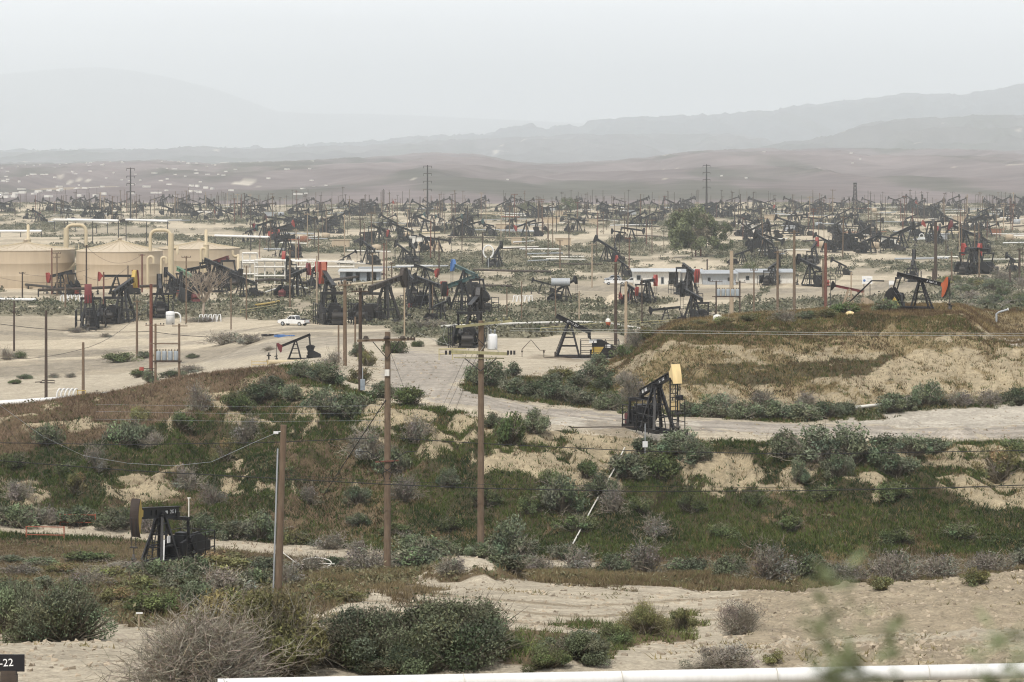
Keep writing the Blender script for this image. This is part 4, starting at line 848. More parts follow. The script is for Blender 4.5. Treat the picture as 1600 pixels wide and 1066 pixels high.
# --- the yards
Y = [
 (95,460,31,140,-11,'red-headed pumpjack before the shaded side of the leftmost tank',dict(head='red',edge='red',motorc='red')),
 (182,460,28,180,0,'pumpjack with level beam and round red head before the middle tank',dict(head='red',edge='maroon',guard=False)),
 (193,503,54,77,12,'tall pumpjack with yellow and dark red head lifted high before the middle tank',dict(head='yellow',edge='maroon',motorc='dark')),
 (140,515,55,-84,4,'pumpjack seen end on with a long dark red head beside a dry brush patch',dict(head='maroon',edge='maroon')),
 (250,494,46,98,8,'black pumpjack seen from behind next to the tall reddish pole',dict()),
 (286,472,46,116,9,'pumpjack with pale green beam among the cluster before the rear tank',dict(nohead=True,beamc='green',motorc='maroon',front=.6)),
 (268,464,31,114,12,'low black pumpjack with red motor left of the bare tree',dict(motorc='red')),
 (343,457,40,-38,-17,'long-beamed black pumpjack whose wide head hangs low behind the bare tree',dict(head='black',front=.95)),
 (340,449,40,126,-11,'pumpjack with dark purple beam tail lifted in front of the rear tank',dict(beamc='maroon',head='black')),
 (302,455,34,50,6,'black pumpjack with level beam behind the bare tree branches',dict()),
 (379,464,28,150,16,'small black pumpjack at the corner of the rear tank',dict(guard=False)),
 (447,402,28,129,-13,'black pumpjack with raised tail and dark head among white pipe racks',dict(guard=False)),
 (450,434,28,-100,15,'pumpjack seen end on with narrow bright red head above the pipe racks',dict(head='red',edge='red')),
 (464,464,36,63,10,'pumpjack with dark red head lifted beside the open shed, purple motor behind',dict(head='maroon',edge='red',motorc='maroon')),
 (514,506,66,102,10,'tall pumpjack with orange-red head lifted steeply on the sand near the white pickup',dict(head='ironoxide',edge='red',motorc='dark')),
 (491,452,31,-78,10,'end-on pumpjack whose red head shows left of the open shed',dict(head='red',edge='red')),
 (603,504,60,63,8,'rusty brown pumpjack at the left of the crowded group behind the crossarm pole',dict(head='blackrust',beamc='blackrust',paintc='dark')),
 (642,463,29,100,8,'dark pumpjack with crossed arms behind the rusty brown one',dict()),
 (664,447,27,-40,-13,'pumpjack with bright red head hanging at right of the crowded group',dict(head='red',edge='red',guard=False)),
 (672,486,43,-57,-9,'black pumpjack whose dark brown head hangs before the crowded group',dict(head='blackrust',motorc='red')),
 (722,487,46,131,-15,'pumpjack with teal beam and red head hanging left of the tall lichen pole',dict(head='red',edge='red',beamc='teal')),
 (726,459,36,123,12,'pumpjack with round blue head behind the teal beamed one',dict(head='blue',edge='blue',beamc='teal',guard=False)),
 (688,503,27,60,10,'small dark pumpjack low between the crowded group and the lichen pole',dict(guard=False)),
 (740,541,66,84,5,'large black pumpjack seen end on behind the pole with the white transformer',dict()),
 (576,413,28,117,15,'slender black pumpjack alone beyond the open shed roof',dict(guard=False)),
 (545,413,14,30,25,'tiny low pumpjack left of the slender black one',dict(guard=False)),
 (630,412,23,125,20,'black pumpjack left in the dense pair past the shed',dict()),
 (645,413,27,100,12,'black pumpjack right in the dense pair past the shed',dict()),
 (777,417,25,75,21,'black pumpjack with raised head by a white ring pipe',dict(guard=False)),
 (1041,509,26,178,-6,'small black pumpjack with white plate on its beam behind the yellow rail',dict(guard=False,ladder=False)),
 (1083,504,42,110,10,'tall black pumpjack seen from behind left of the stepped transformer frame',dict()),
 (1077,462,40,-76,-11,'black pumpjack with small red head before the long white sheds',dict(head='red',edge='red')),
 (1012,474,34,66,1,'black pumpjack with level beam and upright red head before the white cars',dict(head='red',edge='red')),
 (985,476,27,-70,-11,'low pumpjack with red weights and hanging red head behind the dark pole',dict(head='red',edge='red',weightc='red')),
 (973,433,21,118,20,'small pumpjack with red head behind the parked cars',dict(head='red',edge='red',guard=False)),
 (884,472,26,50,18,'black pumpjack beside the grey drum tank',dict()),
 (848,459,17,180,15,'small dark pumpjack left of the grey drum tank',dict(guard=False)),
 (948,409,25,140,25,'broad black pumpjack in front of scrub left of the big leafy tree',dict()),
 (962,405,18,90,8,'narrow black pumpjack right behind the broad one near the big leafy tree',dict(guard=False)),
 (1160,414,19,35,14,'black pumpjack with rounded head right of the big leafy tree',dict(guard=False)),
 (1266,447,33,120,14,'big black pumpjack with red motor between brown poles at right',dict(motorc='red')),
 (1272,413,28,74,13,'black pumpjack with bright red head behind the big one at right',dict(head='red',edge='red')),
 (1208,445,29,67,10,'black pumpjack standing left of two brown poles at right',dict()),
 (1312,429,17,135,20,'small black pumpjack left of the white sign board',dict(guard=False)),
 (1427,439,31,80,18,'black pumpjack seen end on right of the white sign board',dict()),
 (1519,428,37,62,0,'black pumpjack with a red head facing right at the far sand yard',dict(head='red',edge='red')),
 (1527,427,36,118,1,'pumpjack with red head facing left, twin of the right-facing one',dict(head='red',edge='red',guard=False)),
 (1580,425,21,100,12,'small dark pumpjack beside a pole at the picture edge',dict(guard=False)),
 (1327,492,28,180,12,'pumpjack with pale bleached legs and black head on the mound slope',dict(paintc='woodpale',beamc='maroon',head='black',guard=False)),
 (1187,387,26,60,15,'black pumpjack in the dense stack right of the big leafy tree',dict()),
 (1196,404,28,120,20,'black pumpjack lowest in the dense stack right of the big leafy tree',dict()),
 (1345,388,24,45,18,'black pumpjack left of the group above the white sign board',dict()),
 (1360,396,22,40,15,'black pumpjack with raised head above the white sign board',dict(guard=False)),
 (1408,388,26,30,20,'black pumpjack right of the group above the white sign board',dict()),
 (1424,380,22,0,24,'pumpjack with lifted red head left of the tall dark pole',dict(head='red',edge='red',guard=False)),
 (1452,370,22,0,5,'black pumpjack behind the tall dark pole',dict(guard=False)),
 (1508,392,30,140,20,'black pumpjack with reddish head behind the far sand yard',dict(head='maroon')),
 (1484,373,20,180,-15,'pumpjack with low red head at left of the far right cluster',dict(head='red',edge='red',guard=False)),
 (1545,371,16,0,18,'small black pumpjack at right of the far right cluster',dict(guard=False)),
 (1230,366,20,160,18,'dark pumpjack with open frame beyond the two brown poles',dict(guard=False)),
 (1315,388,24,95,16,'black pumpjack end on between brown poles at right',dict()),
 (413,374,24,140,-14,'reddish pumpjack beyond the tanks near an orange patch of soil',dict(head='maroon',weightc='red',guard=False)),
 (433,362,20,180,8,'dark pumpjack just beyond the reddish one past the tanks',dict(guard=False)),
 (518,365,16,180,20,'dark pumpjack with thin beam halfway out in the field',dict(guard=False)),
]
for px, yb, hp, yw, tl, lb, kw in Y:
    pump(px, yb, hp, yw, tl, lb, 'pumpjacks in the yards of the plain', dmin=330, **kw)
# --- the far field: whole pumpjacks as single meshes, in several poses
VAR = []
for i, (tl, hd, yw) in enumerate([(22, 'black', 0), (-18, 'black', 0), (5, 'black', 0), (26, 'black', 0), (-8, 'dark', 0), (15, 'red', 0), (-20, 'red', 0), (12, 'teal', 0)]):
    mm = MB(); mats = []; idx = []
    for nm, m, mt in pump_geo(tl, head=hd, edge='dark', paintc='dark' if i % 3 == 2 else 'black', guard=i % 4 == 0):
        if nm in ('belt_guard', 'motor') and i % 2: continue
        if nm == 'gear_box' and i % 3 == 1: continue
        if mt not in mats: mats.append(mt)
        idx += [mats.index(mt)]*len(m.f); mm.merge(m)
    me = mm.mesh('pumpjack', [M[k] for k in mats]); me.polygons.foreach_set('material_index', idx); VAR.append(me)
ZONES = [(0, 400, 'beyond the tan tanks'), (400, 800, 'behind the open shed'), (800, 1200, 'around the big leafy tree'), (1200, 1650, 'beyond the brown poles')]
cl = []
for rowy, n in ((331, 38), (334.5, 38), (339, 32), (345, 28), (352, 26), (361, 22), (370, 19), (380, 15), (392, 11)):
    k = 0; tries = 0
    while k < n and tries < 400:
        tries += 1
        if cl and R_.random() < .25:
            c = R_.choice(cl[-6:]); px = c+R_.gauss(0, 16)
        else: px = R_.uniform(-10, 1610)
        py = rowy+R_.uniform(-3, 3)
        if not -15 < px < 1615 or (px < 390 and py > 350) or (1030 < px < 1150 and py > 345): continue
        cl.append(px); k += 1; p = at(px, py, 500); S = R_.uniform(3.6, 5.6)
        vi = R_.choices(range(8), (5, 4, 5, 4, 4, .7, .6, 1.5))[0]
        o = link('pumpjack', VAR[vi], None, p); yw = R_.choice((0, 180))+R_.gauss(0, 55); o.rotation_euler = (0, 0, rad(yw)); o.scale = (S,)*3
        zn = next(z[2] for z in ZONES if px < z[1]); band = 'farthest row' if py < 341 else ('far rows' if py < 360 else 'middle rows')
        hc = 'red-headed' if vi in (5, 6) else 'dark'
        tag(o, 'small %s pumpjack in the %s %s' % (hc, band, zn), 'pumpjack', '%s pumpjacks, %s %s' % (hc, band, zn))

# the farthest pumps, past counting: one mass along the skyline of the plain
mm = MB()
base_ = MB()
for nm, m, mt in pump_geo(18, guard=False):
    if nm not in ('belt_guard', 'ladder', 'motor', 'cross_brace'): base_.merge(m)
for k in range(110):
    p = at(R_.uniform(-10, 1610), R_.choice((322.5, 324, 326, 328, 329))+R_.uniform(-1, 1.5), 900); S = R_.uniform(3.8, 5.6); R3 = Matrix.Rotation(rad(R_.choice((0, 180))+R_.gauss(0, 50)), 3, 'Z')
    b2 = MB(); b2.v = [tuple(p+(R3 @ Vector(v))*S) for v in base_.v]; b2.f = base_.f; b2.sm = base_.sm; mm.merge(b2)
kind(link('distant_pumpjacks', mm.mesh('distant_pumpjacks', M['dark'])), 'stuff')
# ------------------------------------------------------------------ poles and wires
def insulator(mb, p, s=1.0): mb.lathe([(0, .0), (.03*s, 0), (.03*s, .08*s), (.075*s, .09*s), (.06*s, .15*s), (.085*s, .16*s), (.05*s, .25*s), (0, .26*s)], 8, p)
def pole(px, ytop, ybase, label, mat='wood', wpx=6, arms=((.25, 2.4),), dmin=58, d=None, group='utility poles', lean=0, armyaw=0, name='utility_pole'):
    p = at(px, ybase, dmin) if d is None else gp(px, d)
    H = (ybase-ytop)/F*p.y; r = max(wpx/F*p.y/2, .10)
    t = thing(name, label, 'utility pole', p, 0, group)
    m = MB(); top = Vector((lean*H, 0, H)); m.tube([(0, 0, -.6), top*.5, top], r*1.12, 10, r*.86); part('post', m, mat, t)
    for dz, L in arms:
        c = Vector((lean*(H-dz), -r-.06, H-dz)); dv = Vector((math.cos(armyaw), math.sin(armyaw), 0))
        m = MB(); m.bar(c-dv*L/2, c+dv*L/2, .11, .13); a = part('crossarm', m, mat, t)
        mi = MB()
        for k in (-.46, -.2, .2, .46): insulator(mi, c+dv*L*k+Vector((0, 0, .06)))
        part('insulator', mi, 'dark', a)
    return t, p, H, r
# three tall poles of the near bank
t, p, H, r = pole(605, 513, 886, 'tall brown pole with one lichened crossarm rising from the gully, left of the pair', 'wood', 10.5, (), d=182, lean=.002)
m = MB(); m.bar((-1.9, -.30, H-.55), (1.75, -.34, H-.45), .12, .15); ca = part('crossarm', m, 'wood', t)
m = MB()
for x in (-1.35, -.02, 1.0): m.lathe([(0, 0), (.2, .0), (.22, .05), (.12, .1), (.16, .14), (0, .2)], 12, (x, -.32, H-.42))
for x in (1.35, 1.55, 1.75): m.box((x, -.34, H-.42), (.12, .16, .22))
part('insulator', m, 'blackrust', ca)
m = MB(); m.bar((0, -.28, H-1.7), (-.9, -.30, H-.62), .05); m.bar((0, -.28, H-1.7), (.8, -.33, H-.55), .05); part('brace', m, 'dark', t)
m = MB(); m.box((0, -.25, H-2.6), (.3, .03, .42)); part('notice_plate', m, 'offwhite', t)
m = MB(); m.bar((-.75, -.25, H-8.3), (.75, -.25, H-8.2), .09); part('lower_crossarm', m, 'woodred', t)
m = MB()
for s in (-1, 1): m.tube([(s*2.0, -.3, H-7.6), (s*1.2, -.3, H-7.65), (s*.55, -.3, H-8.1), (s*.2, -.32, H-8.7), (-s*.3, -.32, H-9.0), (-s*.15, -.3, H-9.4)], .03, 6)
part('cable_loop', m, 'wire', t)
t, p, H, r = pole(751, 498, 889, 'tall brown pole with two lichened crossarms and a white transformer, right of the pair', 'wood', 10.5, (), d=181.5, lean=.002)
m = MB(); m.bar((-1.55, -.9, H-.35), (2.0, .5, H-.05), .12, .15); ca = part('crossarm', m, 'mosswood', t)
m2 = MB()
for k in (.1, .25, .5, .72, .85, .95): insulator(m2, Vector((-1.55, -.9, H-.3)).lerp(Vector((2.0, .5, H)), k), .9)
part('insulator', m2, 'mosswood', ca)
m = MB(); m.bar((-2.0, -.32, H-1.95), (1.75, -.34, H-2.1), .13, .19); m.bar((-1.7, -.2, H-2.35), (1.5, -.2, H-2.4), .07, .07); ca = part('crossarm', m, 'mosswood', t)
m2 = MB()
for x in (-2.2, -1.95, 1.75, 1.95, 2.15): m2.box((x, -.33, H-2.02), (.14, .2, .26))
part('insulator', m2, 'dark', ca)
m = MB(); m.bar((0, -.28, H-3.2), (-1.0, -.3, H-2.4), .06); m.bar((0, -.28, H-3.2), (1.0, -.3, H-2.4), .06); m.bar((-.9, -.6, H-.5), (.3, -.28, H-1.6), .05); part('brace', m, 'dark', t)
m = MB(); m.lathe([(0, 0), (.30, 0), (.32, .05), (.32, .85), (.26, .98), (0, 1.02)], 20, (.75, .1, H-1.85)); tr = part('transformer', m, 'white', t)
m = MB(); m.lathe([(0, 0), (.05, 0), (.05, .2), (.08, .22), (0, .35)], 8, (.65, .1, H-.85)); m.lathe([(0, 0), (.05, 0), (.05, .2), (.08, .22), (0, .35)], 8, (.9, .1, H-.88)); part('bushing', m, 'grey', tr)
m = MB()
for a, b, k in (((-1.5, -.8, H-.1), (-2.1, -.3, H-1.6), .5), ((.9, .1, H-.5), (1.2, .2, H), -.3), ((1.3, .2, H), (1.2, -.2, H-2), .8), ((.2, 0, H), (-.3, -.3, H-2.3), -.5)):
    a = Vector(a); b = Vector(b); m.tube([a, a.lerp(b, .33)+Vector((-k, 0, .2)), a.lerp(b, .66)+Vector((-k, 0, .1)), b], .02, 6)
part('jumper_cable', m, 'wirepale', t)
p3, H3 = gp(434, 122), 0
t, p, H, r = pole(434, 668, 934, 'leaning weathered pole with a pale conduit up its side and no crossarm', 'wood', 11, (), d=121, lean=.034)
m = MB(); m.tube([(-.22+.034*1, -.08, .1), (-.2+.034*(H-1.1), -.08, H-1.0)], .036, 8); cd = part('conduit', m, 'grey', t)
m = MB(); m.box((-.32+.034*H, -.05, H-.32), (.2, .1, .1)); m.bar((-.3+.034*H, -.05, H-.3), (.034*H, -.05, H-.25), .03); part('wire_clamp', m, 'white', t)
# poles of the yards
PL = [
 (22,470,549,'dark pole with a short sign arm at the far left of the sand yard','wooddark',3,((14/7,.8),),420),
 (72,485,626,'black-brown pole standing at the crest left of the white pipe loops','wooddark',4.5,(),300),
 (130,535,622,'short grey-brown pole by the white pipe loops','wood',4.5,(),280),
 (214,468,560,'slim brown pole on the sand left of the reddish pole','wood',3.5,((.3,1.2),),330),
 (236,444,590,'tall reddish pole beside the transformer frame','woodred',5.5,(),330),
 (563,450,615,'brown pole with a blue-grey box near its base beside the road','wooddark',6,((.3,1.6),),240),
 (539,438,572,'tall pale-topped brown pole left of the winding road','wood',6,((.5,1.4),),300),
 (529,508,566,'short thin post left of the winding road','wood',3,(),300),
 (555,495,545,'thin post in the sand beyond the winding road','wood',3,(),340),
 (962,412,540,'tall black pole left of the mound','wooddark',5,(),300),
 (978,440,552,'pale straight pole just left of the mound','woodpale',5,(),300),
 (1143,392,505,'stout pale brown pole behind the mound by the transformer frame','woodpale',6.5,(),400),
 (1215,392,495,'brown pole standing left behind the mound top','wood',4,((.3,1.6),),420),
 (1241,360,488,'tall brown pole second from left behind the mound top','wood',4.5,((.4,2),),420),
 (1290,380,494,'thick reddish-brown leaning pole behind the mound top','woodred',5,(),420),
 (1286,405,470,'slim grey pole touching the thick leaning one','wood',3,(),420),
 (1462,347,444,'tall black pole rising over the scrub behind the orange pump head','wooddark',5,(),500),
 (1458,420,446,'short dark post at the foot of the tall black pole','wooddark',3.5,(),500),
 (1487,393,443,'slim pole with a small white tag right of the tall black pole','wood',2.6,(),500),
 (1593,388,446,'dark pole near the picture edge over the scrub','wooddark',3.6,((.3,1.5),),500),
 (1578,420,447,'short dark post near the picture edge over the scrub','wooddark',3,(),500),
 (1530,390,436,'slim pole by the twin red-headed pumpjacks','wood',2.2,(),500),
 (1330,425,505,'pale thin pole beside the white sign board','woodpale',2.6,(),420),
 (135,383,458,'dark pole between the two large tanks','wooddark',2.6,((.3,1.6),),500),
 (222,397,457,'brown pole before the middle tank','woodred',2.6,((.3,1.6),),500),
 (89,395,462,'thin pole with double crossarm before the leftmost tank','wood',2.2,((.2,2),(1.2,1.6)),500),
 (81,388,460,'brown pole before the shaded side of the leftmost tank','woodred',2.2,(),500),
 (35,425,470,'dark pole before the leftmost tank','wooddark',2.4,((.3,1.4),),500),
 (200,415,455,'short dark pole left of the yellow-headed pumpjack','wooddark',2,(),500),
 (162,425,480,'reddish pole in scrub right of the dark red head','woodred',2.6,(),450),
 (102,428,482,'grey pole right of the red-headed pumpjack','wood',2.6,(),450),
 (291,400,505,'slim pole left of the bare tree','wood',2.4,((.3,1.8),),450),
 (361,435,515,'slim pole with cap on the sand right of the dry brush','wood',2,(),440),
 (385,415,500,'slim pole at the right corner of the rear tank','wood',2,((.3,1.6),),440),
 (453,390,480,'slim brown pole left of the orange-red pump head','wood',2.6,((.3,1.6),),450),
 (495,400,478,'pale pole beside the orange-red pump head','woodpale',2.6,(),450),
 (582,395,470,'brown pole in front of the open shed','wood',2.4,((.3,1.6),),450),
 (612,410,440,'slim pole at the right end of the open shed','wood',2.2,((.3,1.6),),450),
 (632,450,545,'grey pole behind the crossarm of the tall brown pole','woodpale',2.6,(),330),
 (676,445,500,'thin pole among the crowded pumpjacks','wood',2.2,(),420),
 (792,450,495,'grey post in scrub before the sand flat','wood',2,(),420),
 (815,440,505,'thin pole in scrub at the edge of the sand flat','wood',2,(),420),
 (868,450,503,'thin pole left of the headless pumpjack','wood',2.2,(),420),
 (905,455,505,'pale thin pole behind the headless pumpjack','woodpale',2.6,(),420),
 (1003,435,512,'thin dark pole behind the yellow rail','wooddark',2.2,(),420),
 (1178,420,490,'grey pole right of the transformer frame','wood',2.6,((.3,1.6),),420),
 (1105,405,438,'dark pole before the long white sheds','wooddark',2.4,(),500),
 (925,380,450,'pale pole left of the parked cars','woodpale',2.2,((.3,1.8),),500),
 (875,375,420,'brown pole behind the grey drum tank','wood',2.2,((.3,1.8),),500),
 (754,362,412,'dark pole in the open field right of the crowded group','wooddark',2.2,((.3,1.8),),500),
 (686,370,430,'dark pole behind the crowded group','wooddark',2.2,((.3,1.8),),500),
 (600,380,438,'brown pole left of two close brown poles at the shed','woodred',2.2,((.3,1.6),),500),
 (604,376,441,'brown pole right of two close brown poles at the shed','wood',2.2,(),500),
]
for px, yt, yb, lb, mt, wp, arms, dm in PL: pole(px, yt, yb, lb, mt, wp, arms, dm, group='utility poles of the yards')
o = thing('meter_box', 'blue-grey meter box strapped to the pole beside the road', 'meter box', gp(565, 0+at(563, 615, 240).y-.3)); m = MB(); m.box((.1, -.1, .85), (.42, .3, 1.0)); m.box((.1, -.26, .95), (.34, .03, .5)); part('cabinet', m, 'bluegrey', o); m = MB(); m.tube([(.1, 0, 1.3), (.1, .1, 2.4)], .04, 6); part('conduit', m, 'grey', o)
# far poles: shared meshes
PVAR = []
for arms in ((), (1.8,), (2.4,), (2.2, 1.7)):
    m = MB(); m.tube([(0, 0, -.05), (0, 0, 1)], .0155, 6, .012)
    for i, L in enumerate(arms):
        m.box((0, -.02, .965-.07*i), (L/10, .012, .014))
        for k in (-.45, -.2, .2, .45): m.box((L/10*k, -.02, .982-.07*i), (.008, .008, .02))
    PVAR.append(m)
PME = [[m.mesh('utility_pole', M[c]) for c in ('wood', 'wooddark', 'woodred', 'woodpale')] for m in PVAR]
for rowy, n in ((328, 62), (334, 50), (341, 40), (350, 36), (360, 32), (372, 28), (386, 22), (402, 16), (420, 9)):
    k = 0
    while k < n:
        px = R_.uniform(-10, 1610); py = rowy+R_.uniform(-5, 6)
        if (px < 385 and py > 352) or (1040 < px < 1140 and py > 350): continue
        k += 1; p = at(px, py, 500); H = R_.choice((7.5, 9, 10.5, 12, 12, 13.5))*R_.uniform(.92, 1.08)
        mi = R_.choices(range(4), (4, 3, 2, 1))[0]; ci_ = R_.choices(range(4), (4, 4, 2, 1.5))[0]
        o = link('utility_pole', PME[mi][ci_], None, p); o.scale = (H*1.05, H*1.05, H); o.rotation_euler = (R_.gauss(0, .008), R_.gauss(0, .012), R_.gauss(0, .7))
        zn = next(z[2] for z in ZONES if px < z[1]); band = 'farthest row' if py < 341 else ('far rows' if py < 365 else 'middle rows')
        nm = ('brown', 'dark', 'reddish', 'pale')[ci_]+(' bare' if mi == 0 else ' crossarm')
        tag(o, 'thin %s pole in the %s %s' % (nm, band, zn), 'utility pole', '%s poles, %s %s' % (nm, band, zn))
mm = MB()
for k in range(230):
    y_ = R_.choice((322, 324, 326, 329, 333, 338, 346)); px = R_.uniform(-10, 1610)
    if px < 390 and y_ > 342: continue
    p = at(px, y_+R_.uniform(-1, 2), 700); H = R_.uniform(7, 13); mm.tube([p-Vector((0, 0, .3)), p+Vector((R_.gauss(0, .12), 0, H))], .13, 5)
    if k % 3 == 0: mm.box(p+Vector((0, 0, H*.95)), (2.2, .14, .16))
kind(link('distant_poles', mm.mesh('distant_poles', M['wooddark'])), 'stuff')
# three tall transmission poles and a workover derrick on the skyline
for px, yt, yb, lb in ((204,262,345,'tall grey transmission pole with three short crossarms beyond the tan tanks'),(668,258,342,'tall grey transmission pole with three short crossarms at the centre of the skyline'),(1104,257,336,'thick tall transmission pole above the big leafy tree')):
    p = at(px, yb, 500); H = (yb-yt)/F*p.y; t = thing('transmission_pole', lb, 'transmission pole', p, 0, 'tall transmission poles on the skyline')
    m = MB(); m.tube([(0, 0, -.5), (0, 0, H)], .55 if px != 1104 else .8, 10, .3); part('post', m, 'dark', t)
    for k in (.98, .84, .70, .55):
        m = MB(); m.bar((-2.2, 0, H*k), (2.2, 0, H*k), .28); 
        for x in (-2.1, 2.1): m.tube([(x, 0, H*k), (x, 0, H*k-1.2)], .12, 6)
        part('crossarm', m, 'dark', t)
p = at(1336, 342, 500); t = thing('derrick', 'slender lattice derrick standing above the pumpjacks on the far right skyline', 'derrick', p); H = 54/F*p.y
m = MB()
for sx in (-1, 1):
    for sy in (-1, 1): m.bar((sx*1.4, sy*1.4, 0), (sx*.6, sy*.6, H), .3)
for k in range(9):
    f = k/9; g = (k+1)/9; a = 1.4-.8*f; b = 1.4-.8*g
    for y in (-1, 1): m.bar((-a, y*a, H*f), (b, y*b, H*g), .18); m.bar((a, y*a, H*f), (-b, y*b, H*g), .18)
    m.bar((-a, -a, H*f), (a, -a, H*f), .2)
part('mast', m, 'dark', t); m = MB(); m.box((0, 0, H+.4), (1.8, 1.6, .9)); part('crown_block', m, 'dark', t)
# wires
def wire(pts, label, r=.02, mat='wire', group='overhead wires', name='power_line'):
    m = MB(); m.tube(pts, r, 5); return tag(link(name, m.mesh(name, M[mat])), label, 'wire', group)
def sag(a, b, s, n=14):
    return [a.lerp(b, k/n)-Vector((0, 0, s*4*(k/n)*(1-k/n))) for k in range(n+1)]
W1 = [(-160,690),(0,692),(200,695),(437,691),(587,684)]
wire([P(x, y, 181.4) for x, y in W1], 'upper black cable crossing the bank left of the brown pole pair', .026)
wire([P(x, y, 181.4) for x, y in ((624,685),(750,693),(1000,705),(1250,710),(1600,704),(1760,700))], 'upper black cable crossing the bank right of the brown pole pair', .026)
wire([P(x, y, 180.6) for x, y in ((-160,712),(0,720),(200,735),(437,748),(605,757),(751,763),(1000,768),(1250,767),(1450,763),(1600,758),(1760,752))], 'lower black cable crossing the whole dark bank', .03)
wire([P(x, y, 180.2) for x, y in ((437,742),(605,752),(751,757),(1000,760),(1300,763),(1600,762),(1760,760))], 'thin black cable just above the lower cable', .012)
wire([P(x, y, 180.2) for x, y in ((800,513),(1000,516),(1300,520),(1600,521),(1760,520))], 'upper of two pale wires running across the mound', .016, 'wirepale')
wire([P(x, y, 179.6) for x, y in ((796,517),(1000,520),(1300,523.5),(1600,525),(1760,525))], 'lower of two pale wires running across the mound', .016, 'wirepale')
wire([P(x, y , 181) for x, y in ((652,520),(690,536),(705,540))], 'short slack wire between the crossarms of the brown pole pair', .014, 'wirepale')
for a, lb in ((632,'upper'),(643,'middle'),(655,'lower')): wire([P(150, a, 200), P(400, a+4, 196), P(600, a+2, 182.5)], '%s of three faint grey wires left of the brown pole pair' % lb, .006, 'grey')
pts = [P(x, y, d) for x, y, d in ((433,676,121),(400,690,118),(330,722,113),(270,728,109),(200,724,104),(130,712,99),(67,682,95),(30,655,92),(-60,590,86))]
wire(pts, 'pale slack cable drooping left from the leaning weathered pole', .007, 'grey')
wire([P(67, 682, 95), P(100, 760, 92), at(150, 960)], 'thin guy wire running down from the slack pale cable', .005, 'dark')
wire([P(-40, 600, 90), P(74, 752, 88), at(125, 975)], 'thin guy wire with a white clip at the left edge', .005, 'dark')
for i, (a, b) in enumerate((((735,540),(682,655)),((742,545),(688,662)),((748,548),(700,668)))):
    wire([P(a[0], a[1], 181.2), at(b[0], b[1], 240)+Vector((0, 0, -.1))], '%s of three guy wires slanting from the lichened pole to the road edge' % ('leftmost', 'middle', 'rightmost')[i], .012, 'wire', 'guy wires')
wire([P(608, 545, 181.8), at(650, 655, 240)], 'guy wire from the brown pole with one crossarm down to the rim bushes', .012, 'wire', 'guy wires')
wire([P(603, 625, 181.8), P(560, 690, 182), at(505, 775, 206)], 'dark twin cable slanting down the bank from the brown pole with one crossarm', .03, 'wire', 'guy wires')
def psag(a, b, lb, s=.6, r=.03): wire(sag(P(*a), P(*b), s), lb, r, 'dark', 'slack wires of the yards')
psag((135,385,690),(222,398,690),'slack wire strung from the pole between the tanks across the middle tank',3)
psag((130,430,640),(200,417,660),'slack wire before the lower half of the middle tank',2)
psag((35,428,640),(140,420,640),'wire before the leftmost tank with red-headed pumpjack',1)
psag((0,434,660),(130,436,640),'second wire before the leftmost tank',1)
psag((-10,505,480),(236,518,470),'pale wire sagging over the scrub left of the reddish pole',.6,.05)
psag((236,518,470),(420,524,470),'pale wire running right from the transformer frame',.6,.05)
psag((0,560,390),(130,545,380),'wire from the left edge to the short grey-brown pole',.5)
psag((130,545,380),(236,470,440),'wire climbing from the short grey-brown pole to the reddish pole',1.2)
